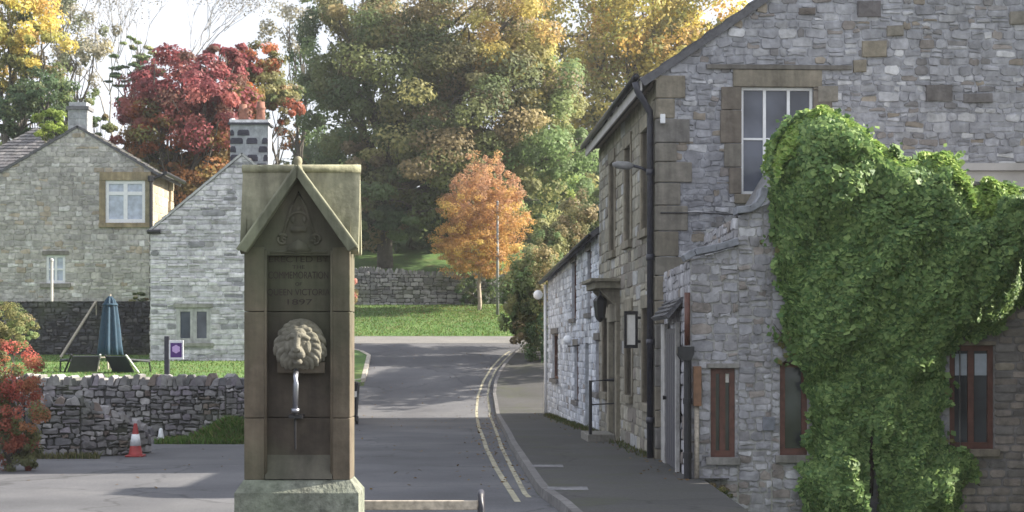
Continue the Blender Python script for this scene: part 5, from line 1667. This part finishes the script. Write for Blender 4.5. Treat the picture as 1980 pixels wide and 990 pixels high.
dry_wall('low_wall', 'lower dry stone wall standing forward, behind the red shrub', [(-9.5, 25.9), (-7.4, 25.9), (-6.6, 26.1), (-6.0, 26.6), (-5.75, 27.2)], 1, lambda x, y: float(np.interp(x, [-7.4, -6.6, -6.0, -5.75], [.86, .80, .52, .28])), PAL_DRYC, thick=.6, cope=(.08, .15))
dry_wall('retaining_wall', 'dark mossy retaining wall at the back of the garden below the gabled cottage', [(-18.0, 44.0), (-9.2, 44.0)], 1, lambda x, y: 1.42, PAL_DARK, coping=False, base=lambda x, y: 1.42)
dry_wall('field_wall', 'long grey stone wall along the top of the grass bank', [(-16.0, 72.2), (-6.0, 72.2), (-1.6, 72.4), (2.5, 73.2)], 1, lambda x, y: 1.42 if x < -3 else 1.15, [((.27, .265, .275), 4), ((.20, .20, .21), 3), ((.34, .335, .34), 2), ((.14, .14, .15), 2)], cope=(.15, .25), rh=(.1, .2), ln=(.15, .4))

# closed parasol
par_c = W(213, 690, 36.0); pz0 = lawnz(36.0)
par = empty('closed_parasol', (par_c.x, 36.0, pz0), 'closed blue garden parasol standing on the lawn', 'parasol')
mb = MB()
mb.tube([(par_c.x, 36.0, pz0), (par_c.x, 36.0, 2.78)], .022, 8)
mb.build('pole', M['old_wood'], par)
mb = MB()
mb.lathe([(.235, 1.50), (.21, 1.70), (.185, 2.0), (.155, 2.3), (.13, 2.5), (.115, 2.58), (.09, 2.66), (.03, 2.74)], (par_c.x, 36.0, 0), 48, None, .22, 8)
mb.build('canopy', M['parasol'], par, smooth=True)
mb = MB(); mb.lathe([(.16, 2.545), (.165, 2.56), (.15, 2.585)], (par_c.x, 36.0, 0), 24); mb.build('tie_band', M['parasol'], par)

# reclining garden chairs, seen from behind over the wall
def garden_chair(px, Y, rz, label):
    z = lawnz(Y)
    c = W(px, 700, Y)
    t = empty('garden_chair', (c.x, Y, z), label, 'garden chair', 'dark garden chairs round the parasol')
    rot = Matrix.Rotation(rz, 4, 'Z')
    def L(x, y, zz): 
        q = rot @ Vector((x, y, zz)); return Vector((c.x + q.x, Y + q.y, z + q.z))
    def slab(pts, th, mat, name):
        n = (pts[1] - pts[0]).cross(pts[3] - pts[0]).normalized() * th
        m = MB(); m.add(pts + [p + n for p in pts], [(0, 1, 2, 3), (7, 6, 5, 4), (0, 4, 5, 1), (1, 5, 6, 2), (2, 6, 7, 3), (3, 7, 4, 0)])
        return m.build(name, mat, t)
    slab([L(-.26, -.1, .20), L(.26, -.1, .20), L(.26, .42, .24), L(-.26, .42, .24)], .025, M['mesh_fabric'], 'seat')
    slab([L(-.30, -.1, .02), L(.30, -.1, .02), L(.27, -.30, .33), L(-.27, -.30, .33)], .025, M['mesh_fabric'], 'backrest')
    for s in (-.29, .29):
        m = MB(); m.tube([L(s, .30, .22), L(s, -.2, .26), L(s, -.28, .25)], .022, 8); m.build('armrest', M['mesh_fabric'], t)
        m = MB(); m.tube([L(s, .34, .0), L(s, .30, .21)], .016, 8); m.build('leg', M['black_iron'], t)
        m = MB(); m.tube([L(s * 1.15, -.02, .0), L(s * 1.02, -.32, .35)], .020, 8); m.build('leg', M['alu'] if s > 0 else M['black_iron'], t)
garden_chair(155, 34.0, R(35), 'dark mesh garden chair left of the parasol, its back above the wall')
garden_chair(247, 33.8, R(-35), 'dark mesh garden chair right of the parasol with a pale metal leg')
tb = empty('garden_table', (W(200, 700, 35).x, 35.0, lawnz(35)), 'low round brown garden table under the closed parasol', 'table')
tx = tb.location.x; tz = lawnz(35)
mb = MB(); mb.lathe([(.24, .24), (.25, .255), (.24, .27)], (tx, 35, tz), 24); mb.build('tabletop', M['old_wood'], tb)
for k in range(4):
    a = R(45 + 90 * k); mb = MB(); mb.tube([(tx + .18 * math.cos(a), 35 + .18 * math.sin(a), tz), (tx + .16 * math.cos(a), 35 + .16 * math.sin(a), tz + .24)], .018, 8); mb.build('leg', M['old_wood'], tb)
# props
a, b = W(117, 672, 42), W(186, 582, 42.6); a.z = lawnz(42)
mb = MB(); mb.tube([a, a.lerp(b, .5), b], [.035, .035, .03], 8)
mb.tube([b, b + Vector((-.02, .1, -.35))], .015, 6)
tag(mb.build('leaning_pole', M['old_wood']), 'long pale wooden pole leaning against the dark retaining wall', 'pole')
a = W(100, 580, 46.5)
mb = MB(); mb.tube([(a.x, 46.5, 2.85), (a.x, 46.5, EYE + (668 - 505) / F * 46.5)], .04, 8); mb.lathe([(.055, 0), (.055, .05), (.02, .08)], (a.x, 46.5, EYE + (668 - 505) / F * 46.5), 10)
tag(mb.build('white_post', M['pale_board']), 'thin white post in front of the small cottage window', 'post')

# sign on a post
SY = 31.75
sp = empty('sign_post', (W(323, 700, SY).x, SY, 0.9), 'grey post with a small purple plaque in front of the white cottage', 'sign')
mb = MB(); x_ = W(323, 700, SY).x; mb.ubox(Frame((x_, SY, 0), (1, 0, 0), (0, -1, 0)), -.045, .045, .6, EYE + (668 - 650) / F * SY, -.045, .045)
mb.build('post', M['grey_iron'], sp, bevel=.006)
SF = Frame((0, SY - .06, 0), (1, 0, 0), (0, -1, 0))
sx_ = lambda px: (px - 990) / F * SY
sz_ = lambda py: EYE + (668 - py) / F * SY
mb = MB(); mb.ubox(SF, sx_(328), sx_(356), sz_(695), sz_(658), -.012, .012); bd = mb.build('board', M['white_paint'], sp, bevel=.004)
mb = MB(); mb.ubox(SF, sx_(331), sx_(353), sz_(691), sz_(663), .0125, .016); mb.build('purple_field', M['purple'], bd)
mb = MB()
cu_, cv_ = (sx_(331) + sx_(353)) / 2, sz_(675)
for k in range(6):
    an = R(60 * k + 30); pts = []
    for j in range(12):
        b_ = 2 * math.pi * j / 12
        pts.append((cu_ + .045 * math.cos(an) + .034 * math.cos(b_), cv_ + .045 * math.sin(an) + .034 * math.sin(b_)))
    mb.prism(pts, SF, .0165 + k * .0004, .019 + k * .0005)
mb.prism([(cu_ + .045 * math.cos(R(30 * j)), cv_ + .045 * math.sin(R(30 * j))) for j in range(12)], SF, .0166, .0225)
mb.build('rosette', M['lilac'], bd)

# traffic cone and small white marker
cx, cy = ground_hit(262, 884)
tcn = empty('traffic_cone', (cx, cy, gz(cy)), 'red and white traffic cone at the foot of the low wall', 'traffic cone')
z0 = gz(cy) + .008
mb = MB(); mb.box((cx, cy, z0 + .015), (.27, .27, .03)); mb.build('base', M['cone_red'], tcn, bevel=.01)
mb = MB(); mb.lathe([(.115, .03), (.105, .04), (.083, .17), (.052, .345), (.034, .46), (.026, .50), (.026, .51)], (cx, cy, z0), 20)
mb.build('body', M['cone_red'], tcn, smooth=True)
mb = MB(); mb.lathe([(.087, .169), (.057, .346)], (cx, cy, z0), 20); mb.build('reflective_sleeve', M['cone_white'], tcn, smooth=True)
cx, cy = (311 - 990) / F * 30.4, 30.4
mb = MB(); mb.lathe([(.075, .0), (.07, .03), (.045, .16), (.03, .25), (.012, .265)], (cx, cy, gz(cy) + .004), 16)
tag(mb.build('marker_cone', M['cone_white'], smooth=True), 'small plain white cone marker by the foot of the garden wall', 'marker')

# wheelie bin by the fountain's right edge
by_ = 41.0; bx_ = (695 - 990) / F * by_ - .27
wb = empty('wheelie_bin', (bx_, by_, gz(by_)), 'dark wheeled rubbish bin, a sliver showing at the right edge of the fountain', 'bin')
g = gz(by_) + .01
mb = MB()
P = []
for (hw, hd, z) in ((.20, .24, .06), (.25, .30, .93)):
    P += [(bx_ - hw, by_ - hd, g + z), (bx_ + hw, by_ - hd, g + z), (bx_ + hw, by_ + hd, g + z), (bx_ - hw, by_ + hd, g + z)]
mb.add(P, [(3, 2, 1, 0), (4, 5, 6, 7), (0, 1, 5, 4), (1, 2, 6, 5), (2, 3, 7, 6), (3, 0, 4, 7)])
mb.build('body', M['mesh_fabric'], wb, bevel=.02)
mb = MB(); mb.box((bx_, by_, g + .965), (.54, .66, .06)); mb.box((bx_, by_ + .02, g + 1.005), (.44, .5, .03)); mb.build('lid', M['black_iron'], wb, bevel=.02)
for s in (-1, 1):
    mb = MB(); mb.tube([(bx_ + s * .205, by_ - .24, g + .10), (bx_ + s * .265, by_ - .24, g + .10)], .10, 18); mb.build('wheel', M['black_iron'], wb)
mb = MB(); mb.tube([(bx_ - .2, by_ - .36, g + .97), (bx_ + .2, by_ - .36, g + .97)], .016, 8); mb.build('handle', M['black_iron'], wb)
mb = MB(); mb.box((bx_ + .19, by_ - .30, g + .72), (.09, .02, .14)); mb.build('sticker', M['paper'], wb)

# slim pole beside the orange tree
a = W(962, 600, 68.5)
mb = MB(); mb.tube([(a.x, 68.5, gz(68.5)), (a.x, 68.5, EYE + (668 - 392) / F * 68.5)], [.06, .045], 8)
mb.lathe([(.06, 0), (.05, .05), (.01, .09)], (a.x, 68.5, EYE + (668 - 392) / F * 68.5), 8)
tag(mb.build('grey_pole', M['dull_grey'], smooth=True), 'slim pale grey pole standing beside the orange tree', 'pole')

# ------------------------------------------------------------------ shrubs at the left, tufts and grass
tree('red_shrub', 'orange red leaved shrub at the left edge in front of the low wall', 'shrub', 23.0, 30, [
    (20, 720, 60, 60, 0, .4, [((.20, .055, .042), 3), ((.18, .085, .045), 3), ((.07, .07, .03), 2)]), (45, 800, 48, 70, 0, .4, [((.18, .06, .042), 3), ((.07, .075, .03), 3), ((.16, .08, .04), 2)]), (10, 850, 50, 60, 0, .4, [((.13, .045, .03), 2), ((.06, .065, .03), 3)]), (50, 870, 30, 45, 0, .3, [((.14, .04, .03), 2), ((.06, .065, .03), 3)]), (-30, 760, 50, 90, 0, .4, G_OLIVE)],
    9000, .055, .03, clump=.3, fork=.2)
tree('green_shrub', 'rounded green bush behind the red shrub at the left edge', 'shrub', 29.0, 5, [
    (10, 625, 50, 42, 0, .5, G_OLIVE), (40, 645, 30, 30, 0, .4, G_MID)], 4000, .055, .03, clump=.28, fork=.5)
tree('small_plant', 'little leafy plant at the foot of the outbuilding wall', 'plant', 20.2, 1392, [
    (1392, 955, 22, 22, 0, .12, G_OLIVE)], 500, .035, .008, clump=.35)
tree('small_plant', 'green weed growing by the outbuilding side door', 'plant', 23.6, 1306, [
    (1308, 868, 14, 22, 0, .12, G_MID)], 350, .04, .008, clump=.35)
tree('small_plant', 'leafy plant on top of the dark retaining wall', 'plant', 44.2, 270, [
    (268, 575, 22, 12, 0, .2, G_OLIVE)], 400, .07, .01, clump=.35, zbase=2.84)

def blades(pts, h, wd_, pal, name):
    n = len(pts); P = np.array(pts)
    an = rng.uniform(0, 2 * np.pi, n); hh = h * rng.uniform(.5, 1.3, n)
    dx = np.stack([np.cos(an), np.sin(an), np.zeros(n)], 1) * (wd_ * rng.uniform(.6, 1.2, n))[:, None]
    le_ = rng.normal(scale=.35, size=(n, 3)); le_[:, 2] = 0
    tip = P + le_ * hh[:, None]; tip[:, 2] += hh
    mid = P + le_ * hh[:, None] * .35; mid[:, 2] += hh * .6
    Vv = np.stack([P - dx, P + dx, mid + dx * .7, tip, ], 1).reshape(-1, 3)
    Ff = np.arange(n * 4).reshape(n, 4)
    c = choose(pal, n) * rng.uniform(.75, 1.25, (n, 1))
    return fast_mesh(name, Vv, Ff, np.repeat(c, 4, axis=0), M['blade'], None, 'stuff')
GR = [((.065, .13, .025), 3), ((.09, .165, .035), 3), ((.16, .19, .06), 1.2), ((.13, .115, .05), .7)]
pts = []
for i in range(9000):                       # rank grass against the garden wall's right end
    x = rng.uniform(-6.3, -4.4); t = (x + 6.3) / 1.9
    y = rng.uniform(30.0 - .1, 30.85)
    if rng.random() < .25 + .75 * t: pts.append((x, y, gz(y)))
blades(pts, .11, .008, GR, 'rank_grass')
# a mound of long grass
pts = []
for i in range(12000):
    x, y = rng.normal(-5.0, .28), rng.normal(30.5, .18)
    r = math.hypot((x + 5.0) / .28, (y - 30.5) / .18)
    pts.append((x, y, gz(y) + max(0, .34 - .14 * r)))
blades(pts, .15, .008, GR, 'rank_grass')
pts = [(rng.uniform(-9, 1.3), rng.uniform(62.9, 72), 0) for i in range(16000)]
pts = [(x, y, gz(y) + .02) for x, y, _ in pts]
blades(pts, .06, .02, GR, 'bank_grass')
pts = [(x, y, lawnz(y)) for x, y in zip(rng.uniform(-12, -5, 9000), rng.uniform(32, 43.8, 9000))]
blades(pts, .035, .012, GR, 'lawn_grass')
pts = []
for i in range(1500):
    y = rng.uniform(25.5, 31); 
    pts.append((rng.uniform(-9.5, -6.2), 25.75 - abs(rng.normal(0, .06)), gz(25.7)))
blades(pts, .10, .01, [((.09, .11, .04), 2), ((.14, .13, .06), 2)], 'wall_foot_grass')
pts = []
for i in range(2600):                       # weeds along the foot of the street front
    u = rng.uniform(.2, 21); q = (FF.p(u, 0, abs(rng.normal(.05, .10))))
    if u > 4.7 and u < 6.2: continue
    if rng.random() < (.9 if u > 9 else .35): pts.append((q.x, q.y, gz(q.y) + .108))
blades(pts, .07, .012, [((.06, .08, .025), 2), ((.09, .09, .035), 2)], 'kerb_weeds')

pts = []
for i in range(900):                        # leaves blown along kerbs and wall feet
    y = rng.uniform(20, 60); side = rng.random()
    if side < .45: x = kerbx(y) - abs(rng.normal(0, .35)) - .02; lf_ = .012
    elif side < .75 and y < 46: x = FF.p(y - 24, 0, .05 + abs(rng.normal(0, .25))).x; lf_ = .116
    else: x = rng.uniform(-8, kerbx(y)); lf_ = .012
    if y < 31 or x > roadleft(y): pts.append((x, y, gz(y) + lf_ + .006))
for i in range(1500):
    x, y = rng.normal(-1.8, 2.0), rng.normal(69.5, 1.6)
    if 63 < y < 72: pts.append((x, y, gz(y) + .06))
P = np.array(pts); N = rng.normal(scale=.25, size=P.shape); N[:, 2] = 1; N /= np.linalg.norm(N, axis=1, keepdims=True)
Vv, Ff = leaf_cards(P, N, .06)
fast_mesh('fallen_leaves', Vv, Ff, np.repeat(choose([((.14, .08, .03), 3), ((.20, .13, .04), 2), ((.09, .06, .03), 2)], len(P)), 4, axis=0), M['leaf'], None, 'stuff')

# thin autumn air round the whole place
mb = MB(); mb.box((0, 172, 21), (526, 472, 46))
hm = bpy.data.materials.new('thin_haze'); hm.use_nodes = True
hn = hm.node_tree.nodes; hl = hm.node_tree.links; hn.clear()
ho = hn.new('ShaderNodeOutputMaterial'); pv = hn.new('ShaderNodeVolumePrincipled')
pv.inputs['Color'].default_value = (.86, .89, .94, 1); pv.inputs['Density'].default_value = .00045; pv.inputs['Anisotropy'].default_value = .2
hl.new(pv.outputs['Volume'], ho.inputs['Volume'])
mb.build('haze', hm, kind='stuff')
